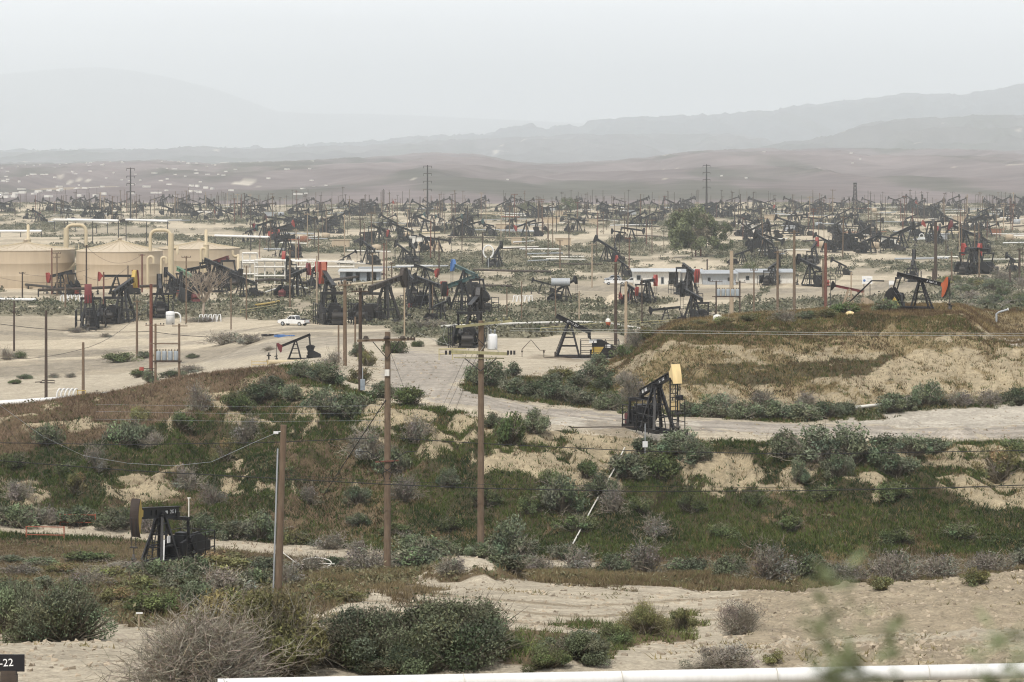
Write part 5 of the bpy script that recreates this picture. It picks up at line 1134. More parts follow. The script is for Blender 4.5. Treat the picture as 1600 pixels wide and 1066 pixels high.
# ------------------------------------------------------------------ tanks and pipes of the tank yard
def tank(px, yb, rpx, yeave, yapex, label, d, stairs=False):
    p = gp(px, d); p.z = min(p.z, 0.2)-.1; r = rpx/F*d; H = (yb-yeave)/F*d; Ha = (yeave-yapex)/F*d
    t = thing('storage_tank', label, 'storage tank', p, 0, 'tan oil storage tanks')
    m = MB(); m.lathe([(r, 0), (r, H*.33)], 72); m.lathe([(r, H*.33), (r+.02, H*.335), (r, H*.34), (r, H*.66), (r+.02, H*.665), (r, H*.67), (r, H)], 72); m.lathe([(r+.25, 0), (r+.25, .25), (r, .3)], 72)
    part('wall', m, 'tan', t)
    m = MB(); n = 26
    m.lathe([(r+.12, H-.05), (r+.12, H+.08), (r*.62, H+Ha*.36), (r*.3, H+Ha*.68), (.5, H+Ha)], n*2, smooth=False); m.lathe([(.5, H+Ha), (.5, H+Ha+.5), (.7, H+Ha+.5), (0, H+Ha+.8)], 14)
    rf = part('roof', m, 'tanroof', t)
    m = MB()
    for k in range(n):
        a = 2*math.pi*k/n; c, s = math.cos(a), math.sin(a)
        m.tube([((r+.1)*c, (r+.1)*s, H+.10), (r*.62*c, r*.62*s, H+Ha*.36+.05), (r*.3*c, r*.3*s, H+Ha*.68+.05), (.6*c, .6*s, H+Ha+.05)], .05, 4)
    part('seam', m, 'tanpipe', rf)
    m = MB()
    for k in range(64):
        a = 2*math.pi*k/64; b = 2*math.pi*(k+1)/64
        q = Vector((r*math.cos(a), r*math.sin(a), H)); q2 = Vector((r*math.cos(b), r*math.sin(b), H))
        if k % 2 == 0: m.bar(q, q+Vector((0, 0, .9)), .05)
        if .0 < a < 3.0 or not stairs:
            m.bar(q+Vector((0, 0, .9)), q2+Vector((0, 0, .9)), .045)
    if stairs: part('railing', m, 'tanpipe', t)
    if stairs:
        m = MB(); st = 34
        for k in range(st):
            a = rad(-52+70*k/st); z = H*k/st+.2; c, s = math.cos(a), math.sin(a)
            m.box(((r+.55)*c, (r+.55)*s, z), (.95, .35, .06), Matrix.Rotation(a, 3, 'Z'))
            if k % 3 == 0: m.bar(((r+1.0)*c, (r+1.0)*s, z), ((r+1.0)*c, (r+1.0)*s, z+1.0), .05)
        for o_ in (0, 1.0): m.tube([((r+1.02)*math.cos(rad(-52+70*k/20)), (r+1.02)*math.sin(rad(-52+70*k/20)), H*k/20+.2+o_) for k in range(21)], .06, 5)
        part('stair', m, 'tanpipe', t)
    m = MB()
    for a in (-1.9, -1.3): c, s = math.cos(a), math.sin(a); m.tube([(r*c, r*s, .8), ((r+.6)*c, (r+.6)*s, .8)], .35, 12)
    part('manhole', m, 'tan', t)
    return p, r, H
tank(40, 447, 76, 388, 377, 'huge tan tank with conical roof and spiral stair, cut by the left edge', 722, True)
tank(187, 453, 67, 395, 379, 'huge tan tank in the middle with low conical roof', 716)
tank(311, 449, 63, 394, 383, 'tan tank at the rear behind the bare tree', 748)
def stack(px, ytop, ybot, wpx, d, label, mat='tanpipe', neck=None, hook=None):
    p = P(px, ybot, d); H = (ybot-ytop)/F*d; r = wpx/F*d/2; q = gp(px, d); H += p.z-q.z
    t = thing('vent_stack', label, 'vent stack', q, 0, 'tan vent stacks about the tanks'); m = MB()
    hn = H*.72 if neck else H-(1.2 if hook else 0)
    m.tube([(0, 0, 0), (0, 0, hn)], r, 18); part('column', m, mat, t)
    m = MB()
    if neck: m.lathe([(r*1.1, hn), (r*1.1, hn+.25), (r*.55, hn+.5), (r*.55, H-r*.5), (0, H)], 16); part('cap', m, mat, t)
    if hook:
        dx, dn, rr = hook; dx = dx/F*d; dn = dn/F*d; rr = rr/F*d/2; top = Vector((0, 0, H-rr)); s = 1 if dx > 0 else -1; c = min(1.6, abs(dx)/2)
        pts = [(0, 0, hn-.6), (0, 0, H-rr-c)]
        pts += [(s*c*(1-math.cos(a)), 0, H-rr-c+c*math.sin(a)) for a in (.4, .8, 1.2, 1.57)]+[(dx-s*c*(1-math.sin(a)), 0, H-rr-c+c*math.cos(a)) for a in (0, .4, .8, 1.2, 1.57)]+[(dx, 0, H-rr-dn)]
        m.tube(pts, rr, 14); part('bent_pipe', m, mat, t)
stack(44, 350, 389, 8.5, 752, 'tan stack with narrow rounded neck behind the leftmost tank', neck=True)
stack(103.5, 349, 392, 8.5, 745, 'tan stack whose pipe bends over to the rightwards between the two large tanks', hook=(31, 34, 5.2))
stack(267, 357, 452, 9, 702, 'tall tan stack whose pipe bends over onto the middle tank roof', hook=(-32, 33, 5.2))
stack(322, 358, 450, 9, 722, 'tan stack with rounded neck standing before the rear tank', neck=True)
def tubeline(pts, r, label, mat, cat='pipe', name='pipe', group=None, n=10):
    m = MB(); m.tube(pts, r, n); return tag(link(name, m.mesh(name, M[mat])), label, cat, group)
def loop2(px, yt, yb, wpx, d, lab, mat='tanpipe', r=.35):
    w_ = wpx/F*d; b = P(px, yb, d); q = P(px, yt, d); pts = [b]+[q+Vector((w_/2-w_/2*math.cos(a), 0, w_/2*math.sin(a)-w_/2)) for a in np.linspace(0, math.pi, 8)]+[P(px, yt, d)+Vector((w_, 0, -w_*1.2))]
    tubeline([Vector(v) for v in pts], r, lab, mat, group='tan overflow pipes on the tanks')
loop2(231, 401, 452, 9, 696, 'tan hooked overflow pipe rising before the middle tank')
loop2(252, 402, 452, 8, 698, 'tan hooked pipe just left of the tall bent stack')
loop2(314, 388, 440, 8, 716, 'tan crook pipe over the roof edge of the rear tank')
loop2(372, 401, 455, -8, 726, 'tan hooked pipe at the right corner of the rear tank')
loop2(277, 388, 398, -7, 730, 'short tan crook pipe behind the tall bent stack')
def pipeline(px0, y0, px1, y1, r, label, mat='white', h=.7, supports=True, group=None, dmin=330, name='pipeline'):
    a = at(px0, y0, dmin); b = at(px1, y1, dmin); n = max(2, int((b-a).length/9)); pts = []
    for k in range(n+1):
        q = a.lerp(b, k/n); q.z = zat(q.x, q.y)+h; pts.append(q)
    if n > 3:   # smooth the line a little over bumps
        zs = [q.z for q in pts]
        for k in range(1, n): pts[k].z = (zs[k-1]+zs[k]*2+zs[k+1])/4+.08
    m = MB(); m.tube(pts, r, 8)
    if not supports: return tag(link(name, m.mesh(name, M[mat])), label, 'pipeline', group)
    t = thing(name, label, 'pipeline', pts[0], 0, group); m.v = [tuple(Vector(v)-pts[0]) for v in m.v]; part('pipe', m, mat, t)
    m = MB()
    for q in pts[::1]:
        e = q-pts[0]; m.box((e.x, e.y, e.z-h/2-.25), (.3, .35, h+.5))
    part('support', m, 'dark', t); return t
PG = 'pipelines of the tank yard'
for a in ((0,371,65,371,.55,'white pipe low behind the leftmost tank','white',2.5),(105,381,185,383,.5,'white pipe from the bent stack to the middle tank roof','white',9),(197,381,262,384,.45,'white pipe behind the middle tank roof','white',9),(85,361,168,366,.7,'thick pale blue-white duct running behind the bent stack','offwhite',5),
          (336,390,420,393,.4,'white pipe leaving the rear tank','white',5),(378,424,480,424,.3,'white pipe right of the rear tank','white',3),(0,447,115,459,.3,'dark pipe along the foot of the leftmost tank','dark',1.0),(60,464,250,457,.35,'long rusty pipe on trestles in front of the tanks','blackrust',1.6),(330,449,400,451,.3,'dark pipe behind the small pumpjack at the rear tank corner','blackrust',1.4),
          (0,473,56,474,.3,'short white pipe on the scrub at the left edge','white',.8),(400,447,600,435,.35,'long dark pipe crossing before the open shed','blackrust',1.2),(540,451,640,440,.28,'tan pipe before the open shed','tanpipe',.8),(400,484,436,478,.22,'yellow pipe by the scrub left of the white pickup','yellow',1.0),(415,462,480,456,.22,'pale pipe below the pipe racks','offwhite',.8),
          (740,427,860,430,.3,'long dark pipe right of the blue-headed pumpjack','blackrust',1),(750,451,800,452,.3,'dark rusty pipe by the grey bush','blackrust',.8),(560,424,700,421,.28,'grey pipe past the open shed','grey',1)):
    pipeline(*a[:4], a[4], a[5], a[6], a[7], True, PG, 420)
for px0, y0, px1, y1, r, lb, mt, h in ((690,517,1000,520,.22,'long pale pipe along the far side of the sand flat','offwhite',.7),(845,514,905,514,.3,'dark pipe stack lying on the sand flat','blackrust',.5),(1180,500,1245,492,.22,'white pipe behind the mound','white',.6),(1290,487,1325,483,.4,'thick white pipe by the bleached pumpjack','white',.6),(1320,646,1452,620,.16,'white pipe peeking between bushes at the base of the mound','offwhite',.45)):
    pipeline(px0, y0, px1, y1, r, lb, mt, h, True, 'pipes around the mound', 240 if y0 > 600 else 380)
# white pipeline and expansion loops at the crest of the left hill
a = P(-60, 634, 292); b = P(112, 623, 292)
m = MB(); m.tube([a, b, P(170, 616, 296)], .28, 12); tag(link('pipeline', m.mesh('pipeline', M['white'])), 'thick white pipeline emerging behind the reddish grass hill at the left edge', 'pipeline')
t = thing('pipe_coil', 'row of white pipe hoops standing on the sand behind the reddish hill', 'pipe hoops', P(92, 624, 292)); 
for k in range(5):
    m = MB(); m.tube([(k*.42, -.3, 0)]+[(k*.42+.42*0+.0+.12*math.sin(q), -.3+.6*0+.6*(1-math.cos(q))/2, .35+.55*math.sin(q)+.2) for q in np.linspace(0, math.pi, 9)]+[(k*.42, .3, 0)], .07, 8)
    m.v = [(k*.42+(x-k*.42)*1+ (y*.55), y, z) for x, y, z in m.v]; part('hoop', m, 'white', t)
m = MB(); m.bar((1.9, 0, 0), (1.9, 0, .95), .06); m.bar((2.75, 0, 0), (2.75, 0, .95), .06); m.bar((1.9, 0, .9), (2.75, 0, .9), .06); m.bar((1.9, 0, .5), (2.75, 0, .5), .06); part('end_rail', m, 'yellow', t)
# tan pipe before the small maroon-headed pump
a = P(419, 566, 331); b = P(505, 566, 335); t = thing('pipeline', 'thick tan pipe lying across the sand before the small low pumpjack', 'pipeline', a); m = MB(); m.tube([(0, 0, 0), b-a], .29, 14); part('pipe', m, 'tanpipe', t)
m = MB()
for f in (.08, .5, .9): e = (b-a)*f; m.box((e.x, e.y, e.z-.5), (.16, .5, .8))
part('support', m, 'wood', t)
m = MB(); m.bar((-.1, 0, -.7), (-.1, 0, .25), .05); m.bar((-1.9, 0, -.7), (-1.9, 0, .25), .05); m.bar((-1.9, 0, .1), (-.1, 0, .1), .05); m.bar((-1.9, 0, -.3), (-.1, 0, -.3), .05); part('end_rail', m, 'yellow', t)
q = gp(420, 333); m = MB(); m.tube([(0, 0, -.2), (0, 0, 1.5)], .09, 8); m.box((0, 0, .5), (.5, .3, .3)); m.tube([(-.25, 0, 1.15), (.25, 0, 1.15)], .09, 8); tag(link('valve_stand', m.mesh('valve_stand', M['dark']), None, q), 'small dark valve stand at the end of the tan pipe', 'valve')
# white pipe down the dark bank and a coil of hose in the gully
pts = [at(976, 705, 206)]+[at(x, y, 206) for x, y in ((962,735),(945,765),(925,800),(908,832),(895,856))]
tubeline([q+Vector((0, -.05, .30)) for q in pts], .055, 'thin white pipe lying straight down the dark grassy bank', 'offwhite', group=None)
q = at(952, 737, 206); tubeline([q+Vector((0, 0, .2)), q+Vector((.35, 0, .9)), q+Vector((.55, 0, 1.2))], .05, 'dark bent pipe end beside the white pipe on the bank', 'blackrust')
q = at(492, 888, 130); pts = [q+Vector((-2.3, 0, 1.15)), q+Vector((-1.4, .1, .45)), q+Vector((-.9, 0, .1))]+[q+Vector((.1+1.0*math.cos(a), .3*math.sin(a), .22+.28*math.sin(a)+.02*a)) for a in np.linspace(3.3, 9.6, 26)]+[q+Vector((1.3, .2, .25))]
tubeline(pts, .035, 'looped coil of white hose lying in the gully between the poles', 'offwhite', 'hose', 'hose')
m = MB(); p = at(558, 872, 150); m.bar((0, 0, 0), (.5, 0, 1.1), .06); m.bar((.2, .1, 0), (.65, .1, 1.0), .05); tag(link('stake', m.mesh('stake', M['blackrust']), None, p), 'pair of dark leaning stakes beside the dirt track', 'stake')
# ------------------------------------------------------------------ foreground white pipe, black sign, markers
a = P(340, 1073, 58.5); c = P(1000, 1060, 60.3); b = P(1720, 1045.5, 62.2)
t = thing('pipeline', 'big white insulated pipe running along the bottom edge of the view', 'pipeline', a)
m = MB(); m.tube([(0, 0, 0), c-a, b-a], .165, 20); part('pipe', m, 'white', t)
m = MB()
for f in np.linspace(.09, .97, 6): e = (b-a)*f; dv = (b-a).normalized(); m.tube([e-dv*.006, e+dv*.006], .167, 20)
part('band', m, 'offwhite', t)
m = MB()
for f in (.2, .48, .76, .98): e = (b-a)*f; m.box((e.x, e.y+.02, e.z-.55), (.2, .2, .8))
part('support', m, 'blackrust', t)
q = P(9, 1040, 56); t = thing('sign', 'black sign board with white figures 2-22 on a dark post at the lower left corner', 'sign', q)
m = MB(); m.box((0, 0, .05), (.74, .03, .34)); m.box((0, -.003, .05), (.70, .03, .30)); sb = part('sign_board', m, 'signblack', t)
letters('2-22', .21, 'letter', sb, (-.035, -.022, .05), (rad(90), rad(-3), 0), .003)
m = MB(); m.bar((.05, .05, -2.2), (.05, .05, -.1), .30, .2); m.box((.06, .02, -.33), (.32, .2, .3)); part('post', m, 'blackrust', t)
q = at(217, 985); t = thing('marker_post', 'thin survey marker post with a small white cross-piece in the brush', 'marker post', q); m = MB(); m.tube([(0, 0, -.1), (0, 0, .5)], .025, 8); part('post', m, 'woodpale', t); m = MB(); m.box((.02, -.02, .52), (.2, .05, .04)); part('cross_piece', m, 'white', t)
q = gp(295, 214); t = thing('marker_post', 'tall thin pale post with a T top at the foot of the left hill', 'marker post', q); m = MB(); m.tube([(0, 0, 0), (0, 0, 3.1)], .045, 8); part('post', m, 'offwhite', t); m = MB(); m.box((0, 0, 3.12), (.26, .06, .07)); part('cap', m, 'offwhite', t)
def gate(x0, y0, x1, y1, d, label):
    a = P(x0, y0, d); b = P(x1, y1, d); t = thing('pipe_gate', label, 'barrier', a, 0, 'rust-red pipe barriers beside the dirt track'); e = b-a; W = e.x
    za = zat(a.x, a.y)-a.z
    for x in (0, W): m = MB(); m.bar((x, 0, za-.2), (x, 0, 0), .075); part('post', m, 'ironoxide', t)
    for z in (-.04, -.62): m = MB(); m.bar((0, 0, z), (W, 0, z-.05), .06); part('rail', m, 'ironoxide', t)
gate(41, 822, 100, 825, 208, 'rust-red pipe barrier on the near side of the dirt track'); gate(94, 803, 149, 806, 217, 'rust-red pipe barrier on the far side of the dirt track')
# transformer frame on the left yard and the one behind the mound
def tframe(x0, x1, ytop, ybase, ydeck, d, label, mat='wood', n=4, th=1.1):
    a = gp(x0, d); b = gp(x1, d); H = (ybase-ytop)/F*d; t = thing('transformer_rack', label, 'transformer rack', a, 0, 'pole-mounted transformer racks'); W = (x1-x0)/F*d
    for x in (0, W): m = MB(); m.tube([(x, 0, -1), (x, 0, H)], .17, 10, .14); part('post', m, mat, t)
    zd = (ybase-ydeck)/F*d
    m = MB()
    for y in (-.25, .25): m.bar((-.3, y, zd), (W+.3, y, zd), .12, .2)
    m.box((W/2, 0, zd+.1), (W, .7, .06)); part('deck', m, 'wooddark', t)
    m = MB(); m.bar((-.8, -.15, H*.66), (W+.1, -.15, H*.66), .12, .14); m.bar((-1.3, -.18, H-.2), (1.2, -.18, H-.2), .1, .12); m.bar((W-.9, -.18, H-.3), (W+1.1, -.18, H-.3), .1, .12); ca = part('crossarm', m, mat, t)
    mi = MB()
    for x in (-1.2, -.7, .7, 1.1, W-.8, W+.9): insulator(mi, Vector((x, -.18, H-.15)))
    part('insulator', mi, 'dark', ca)
    for k in range(n):
        x = W*(k+.5)/n; m = MB(); m.lathe([(0, 0), (W/n*.38, 0), (W/n*.40, .05), (W/n*.40, th), (W/n*.33, th+.1), (0, th+.14)], 16, (x, 0, zd+.14)); tr = part('transformer', m, 'bluegrey', t)
        m = MB()
        for s in (-.18, .18): m.lathe([(0, 0), (.05, 0), (.05, .15), (.08, .17), (0, .32)], 7, (x+s, 0, zd+th+.22))
        part('bushing', m, 'dark', tr)
tframe(243, 280, 497, 589, 556, 372, 'wooden frame carrying blue-grey transformers beside the tall reddish pole')
tframe(1119, 1156, 430, 502, 455, 545, 'wooden frame carrying blue-grey transformers behind the left end of the mound', 'wooddark', 5, 1.2)
q = gp(1091, 940); t = thing('transformer_rack', 'two pale square transformers held high on poles before the big leafy tree', 'transformer rack', q, 0, 'pole-mounted transformer racks'); k_ = 940/F
for x in (-4, 4): m = MB(); m.tube([(x*k_*1, 0, 0), (x*k_, 0, 26*k_)], .25, 8); part('post', m, 'woodred', t)
for x in (-3.5, 3.5): m = MB(); m.box((x*k_, -.3, 30*k_), (5.6*k_, 1, 8*k_)); m.box((x*k_, -.3, 34.3*k_), (5.9*k_, 1.1, .15)); part('transformer', m, 'offwhite', t)
m = MB(); m.bar((-8*k_, 0, 25.6*k_), (8*k_, 0, 25.6*k_), .3); m.bar((-7*k_, 0, 40*k_), (7*k_, 0, 40*k_), .25); m.bar((-7*k_, 0, 36*k_), (7*k_, 0, 36*k_), .25); part('crossarm', m, 'woodpale', t)
q = gp(266, 425); t = thing('water_tank', 'white cylindrical tank on the sand behind the transformer frame', 'tank', P(266, 507, 425)); m = MB(); m.lathe([(0, 0), (.66, 0), (.66, 1.75), (.60, 1.9), (0, 2.0)], 20); part('body', m, 'white', t); m = MB(); m.lathe([(.665, 1.35), (.68, 1.4), (.665, 1.45)], 20); part('band', m, 'grey', t)
t = thing('valve_box', 'small red box on a dark stand left of the tall reddish pole', 'valve box', P(222, 590, 372)); m = MB(); m.bar((.1, 0, -.3), (.1, 0, 1.0), .08); m.bar((.0, 0, 1.15), (1.6, 0, 1.15), .1); m.bar((.5, 0, .85), (1.6, 0, .85), .08); m.bar((1.4, 0, -.3), (1.4, 0, 1.2), .08); part('stand', m, 'blackrust', t); m = MB(); m.box((-.05, -.05, 1.15), (.55, .4, .45)); part('cabinet', m, 'red', t)
q = at(72, 600, 280); tubeline([q+Vector((-1.6, 0, .25)), q+Vector((-.6, 0, .3)), q+Vector((-.6, 0, .5)), q+Vector((1.2, 0, .5)), q+Vector((1.2, 0, .15)), q+Vector((-.9, 0, .2))], .07, 'dark bent pipe manifold behind the black-brown pole', 'blackrust')
# ------------------------------------------------------------------ vehicles
def vehicle(px, yb, yaw, label, paintm='white', kindv='pickup', dmin=420):
    p = at(px, yb, dmin); t = thing('pickup_truck' if kindv == 'pickup' else 'parked_car', label, 'pickup' if kindv == 'pickup' else 'car', p, rad(yaw), 'vehicles parked in the oil field')
    L = 5.6 if kindv == 'pickup' else 4.7
    m = MB()
    if kindv == 'pickup':
        side = [(-2.8, .55), (-2.8, 1.08), (-.75, 1.12), (.9, 1.14), (2.45, 1.05), (2.78, .92), (2.8, .5), (2.3, .42), (-2.5, .42)]
        m.prism(side, -.93, .93)
        m.bar((-1.75, -.9, 1.14), (-1.75, .9, 1.14), .02)
        body = part('body', m, paintm, t)
        m = MB(); vs = [(-.95, 1.1), (-.72, 1.78), (.35, 1.80), (1.15, 1.12)]; m.prism(vs[::-1], -.80, .80); cb = part('cab', m, paintm, t)
        m = MB()
        for s in (-1, 1): m.prism([(-.82, 1.2), (-.66, 1.68), (-.18, 1.70), (-.18, 1.2)][::-1], s*.805-.012, s*.805+.012); m.prism([(-.08, 1.2), (-.08, 1.70), (.28, 1.70), (.85, 1.2)][::-1], s*.805-.012, s*.805+.012)
        m.bar((.42, 0, 1.74), (1.14, 0, 1.16), 1.4, .02, (1, 0, 1)); m.bar((-.745, 0, 1.72), (-.95, 0, 1.2), 1.4, .02, (-1, 0, .3)); part('window', m, 'glass', cb)
        m = MB(); m.box((-1.78, 0, 1.10), (1.9, 1.6, .06)); m.box((-2.2, .3, 1.22), (.6, .5, .3)); part('truck_bed', m, 'dark', t)
        wx_ = (-1.75, 1.75)
    else:
        m.prism([(-2.3, .45), (-2.35, .95), (-1.2, 1.02), (1.2, 1.0), (2.2, .85), (2.32, .45)], -.88, .88); body = part('body', m, paintm, t)
        m = MB(); m.prism([(-2.0, .98), (-1.55, 1.62), (.45, 1.64), (1.2, .98)][::-1], -.76, .76); cb = part('cab', m, paintm, t)
        m = MB()
        for s in (-1, 1): m.prism([(-1.8, 1.06), (-1.45, 1.54), (.38, 1.56), (.95, 1.06)][::-1], s*.765-.012, s*.765+.012)
        m.bar((.5, 0, 1.58), (1.19, 0, 1.02), 1.3, .02, (1, 0, 1)); m.bar((-1.6, 0, 1.56), (-2.0, 0, 1.04), 1.3, .02, (-1, 0, .6)); part('window', m, 'glass', cb)
        wx_ = (-1.45, 1.45)
    for x in wx_:
        for s in (-1, 1):
            m = MB(); m.tube([(x, s*.72, .38), (x, s*.96, .38)], .38, 18); w_ = part('wheel', m, 'rubber', t)
            m = MB(); m.tube([(x, s*.955, .38), (x, s*.975, .38)], .2, 12); part('rim', m, 'grey', w_)
    xe = 2.8 if kindv == 'pickup' else 2.32
    for s in (-1, 1):
        m = MB(); m.box((xe-.03, s*.68, .82), (.1, .34, .16)); part('headlight', m, 'offwhite', t)
        m = MB(); m.box((-xe+.0, s*.82, .88), (.1, .14, .3)); part('tail_light', m, 'red', t)
    for x in (xe+.02, -xe-.04): m = MB(); m.box((x, 0, .52), (.12, 1.7, .18)); part('bumper', m, 'dark', t)
vehicle(459, 509, 152, 'white extended-cab pickup alone on the bare sand yard')
vehicle(961, 445, 185, 'white pickup parked front of a grey one before the long white sheds')
vehicle(958, 440, 180, 'grey van-like car behind the white pickup at the long white sheds', 'grey', 'car')
vehicle(988, 444, 178, 'white car half hidden by a pale pole at the long white sheds', 'white', 'car')
# ------------------------------------------------------------------ sheds
def shed(x0, x1, yb, hpx, depth, label, wall='offwhite', roof='tin', d=None, openx=(), wins=(), open_front=False):
    d = d or at((x0+x1)/2, yb, 420).y; k = d/F; W = (x1-x0)*k; H = hpx*k; p = gp((x0+x1)/2, d); t = thing('shed', label, 'shed', p, 0, 'low sheds in the yards')
    m = MB(); m.box((0, depth-.1, H/2), (W, .2, H)); m.box((-W/2+.1, depth/2, H/2), (.2, depth-.4, H)); m.box((W/2-.1, depth/2, H/2), (.2, depth-.4, H))
    xs = sorted([-W/2]+[(c-(x0+x1)/2)*k for ab in openx for c in ab]+[W/2])
    for i in range(0, len(xs)-1, 2):
        if xs[i+1]-xs[i] > .05: m.box(((xs[i]+xs[i+1])/2, .1, H/2), (xs[i+1]-xs[i], .2, H))
    part('wall', m, wall, t)
    m = MB(); m.box((0, depth/2-.3, H+.14), (W+1.0, depth+1.4, .22), Matrix.Rotation(rad(2.5), 3, 'X')); part('roof', m, roof, t)
    for c, w_, y0, y1 in wins:
        m = MB(); m.box(((c-(x0+x1)/2)*k, -.02, (y0+y1)/2*k), (w_*k, .08, (y1-y0)*k)); wf = part('window', m, 'grey', t); m = MB(); m.box(((c-(x0+x1)/2)*k, -.07, (y0+y1)/2*k), (w_*k-.25, .05, (y1-y0)*k-.25)); part('pane', m, 'glass', wf)
    return t
t = shed(531, 594, 440, 16, 7, 'open-fronted blue-grey shed with flat tin roof behind the pumpjacks', 'bluegrey', 'tin', openx=((540,551),(556,562),(573,579),(583,588)))
shed(990, 1062, 445, 21, 8, 'long white shed with dark doorway behind the white cars', 'offwhite', 'tin', wins=((998,7,7,15),(1022,6,4,12),(1035,5,1,12)), openx=((1045,1060),))
shed(1066, 1098, 444, 19, 8, 'white shed half hidden by the pumpjack with small red head', 'offwhite', 'grey', wins=((1080,7,5,13),))
shed(1098, 1150, 445, 18, 9, 'grey-green shed right of the white sheds', 'grey', 'grey', wins=((1108,6,5,12),(1140,8,5,12)))
shed(1155, 1240, 443, 18, 9, 'long low shed with dark eave right of the stout pale pole', 'offwhite', 'grey', wins=((1168,6,5,12),(1190,8,5,13),(1215,8,5,13)))
q = gp(876, 640); t = thing('drum_tank', 'grey horizontal drum tank on legs among scrub', 'tank', P(876, 452, 640)); m = MB(); m.tube([(-2.1, 0, 1.6), (-1.9, 0, 1.6), (1.9, 0, 1.6), (2.1, 0, 1.6)], .9, 18); part('drum', m, 'grey', t); m = MB(); m.box((-1.2, 0, .4), (.3, 1.2, .9)); m.box((1.2, 0, .4), (.3, 1.2, .9)); part('leg', m, 'dark', t)
# pipe racks right of the tanks
def rack(x0, x1, y0, y1, label, d, mat='offwhite', n=5, lev=(1, .6)):
    k = d/F; W = (x1-x0)*k; H = (y1-y0)*k; t = thing('pipe_rack', label, 'pipe rack', gp(x0, d), 0, 'pale pipe racks right of the tanks')
    for i in range(n): m = MB(); m.bar((W*i/(n-1), 0, -.2), (W*i/(n-1), 0, H), .3); part('post', m, mat, t)
    for l in lev:
        for y in (-.6, .6): m = MB(); m.tube([(0, y, H*l), (W, y, H*l)], .22, 8); part('pipe', m, mat, t)
rack(461, 553, 405, 425, 'long pale pipe rack with square end frame behind the open shed', 800); rack(398, 445, 405, 445, 'pale pipe rack before the corner of the rear tank', 730, n=4, lev=(1, .75, .4)); rack(379, 402, 400, 450, 'tall white pipe rack touching the rear tank', 735, n=3, lev=(1, .7, .35)); rack(471, 494, 400, 408, 'row of pale upright vents above the pipe racks', 880, n=5, lev=(.9,))
t = thing('ring_pipe', 'white ring-shaped pipe bend in the open field', 'pipe', P(763, 405, 850)); m = MB(); m.tube([(1.5*math.cos(a), 0, 2.2+1.9*math.sin(a)) for a in np.linspace(-1.2, 4.3, 18)], .22, 8); part('bend', m, 'white', t); m = MB(); m.bar((0, 0, -3), (0, 0, .3), .2); part('stand', m, 'grey', t)
for px, yb, d, lb in ((497,382,840,'white hoop pipe left of the slender black pumpjack'),(1440,358,1150,'white hoop pipe in the field beyond the tall dark pole'),(1194,490,480,'white hoop pipe at the edge of the scrub left of the brown poles'),(1228,494,470,'white double hoop pipe behind the mound crest'),(275,485,560,'white arched pipe left of the bare tree')):
    q = gp(px, d); m = MB(); m.tube([(-.9, 0, -.1)]+[(-.9*math.cos(a), 0, 1.0+.9*math.sin(a)) for a in np.linspace(0, math.pi, 9)]+[(.9, 0, -.1)], .16, 8); tag(link('hoop_pipe', m.mesh('hoop_pipe', M['white']), None, q), lb, 'pipe', 'white hoop pipes')
for px, yb, d, n, lb in ((116,468,640,8,'row of white hoop coils in the scrub under the red-headed pumpjack'),(1284,489,520,7,'row of pale hoop coils beside the thick leaning pole'),(326,480,560,5,'row of pale hoops behind the bare tree'),(815,463,640,5,'row of white hoops left of the grey drum tank')):
    t = thing('pipe_coil', lb, 'pipe hoops', gp(px, d), 0, 'rows of white pipe hoops')
    for k in range(n): m = MB(); m.tube([(k*.9-n*.4, 0, -.1), (k*.9-n*.4+.3, 0, 1.4), (k*.9-n*.4+.7, .2, 1.5), (k*.9-n*.4+.8, .3, -.1)], .12, 6); part('hoop', m, 'white', t)
# signs, small tanks, oddments
q = gp(1355, 560); t = thing('sign_board', 'large white sign board with a blue emblem behind the orange pump head', 'sign', P(1355, 458, 560)); k = 560/F
for x in (-5, 4.5): m = MB(); m.bar((x*k, .1, -1.2), (x*k, .1, 15*k), .14); part('post', m, 'dark', t)
m = MB(); m.box((0, 0, 20.5*k), (16*k, .08, 12*k)); b_ = part('board', m, 'white', t); m = MB(); m.lathe([(0, 0), (1.9*k, 0), (2.0*k, .02), (1.5*k, .03), (0, .03)], 20); m.v = [(x-4.5*k, -.05-z, y+19.5*k) for x, y, z in m.v]; part('emblem', m, 'blue', b_); m = MB()
for z in (22.5, 20.5, 18.5): m.box((2.5*k, -.05, z*k), (7*k, .02, .5*k))
part('text_line', m, 'grey', b_)
q = gp(1393, 575); t = thing('sign_board', 'small white notice board on thin legs right of the large white sign', 'sign', P(1393, 455, 575)); m = MB(); m.bar((-.4, .1, -1.2), (-.4, .1, 1.6), .07); m.bar((.4, .1, -1.2), (.4, .1, 1.6), .07); part('post', m, 'grey', t); m = MB(); m.box((0, 0, 1.7), (1.05, .06, .8)); part('board', m, 'white', t)
for px, py, d, w_, h_, lb in ((1328,503,299,.92,.5,'rounded white capsule tank at the crest of the dry mound'),(1121,503,302,.95,.62,'upright pale capsule tank at the crest left end of the mound')):
    q = P(px, py, d); q.z = zat(q.x, q.y)+.02; t = thing('capsule_tank', lb, 'tank', q, 0, 'capsule tanks on the mound'); m = MB(); m.lathe([(0, -.1), (w_*.5, -.1), (w_*.5, h_*.55), (w_*.42, h_*.85), (w_*.2, h_*.98), (0, h_)], 20); part('shell', m, 'cream' if px == 1328 else 'offwhite', t); m = MB(); m.lathe([(0, 0), (.07, 0), (.07, .06), (0, .07)], 10, (0, 0, h_-.02)); part('cap', m, 'offwhite', t)
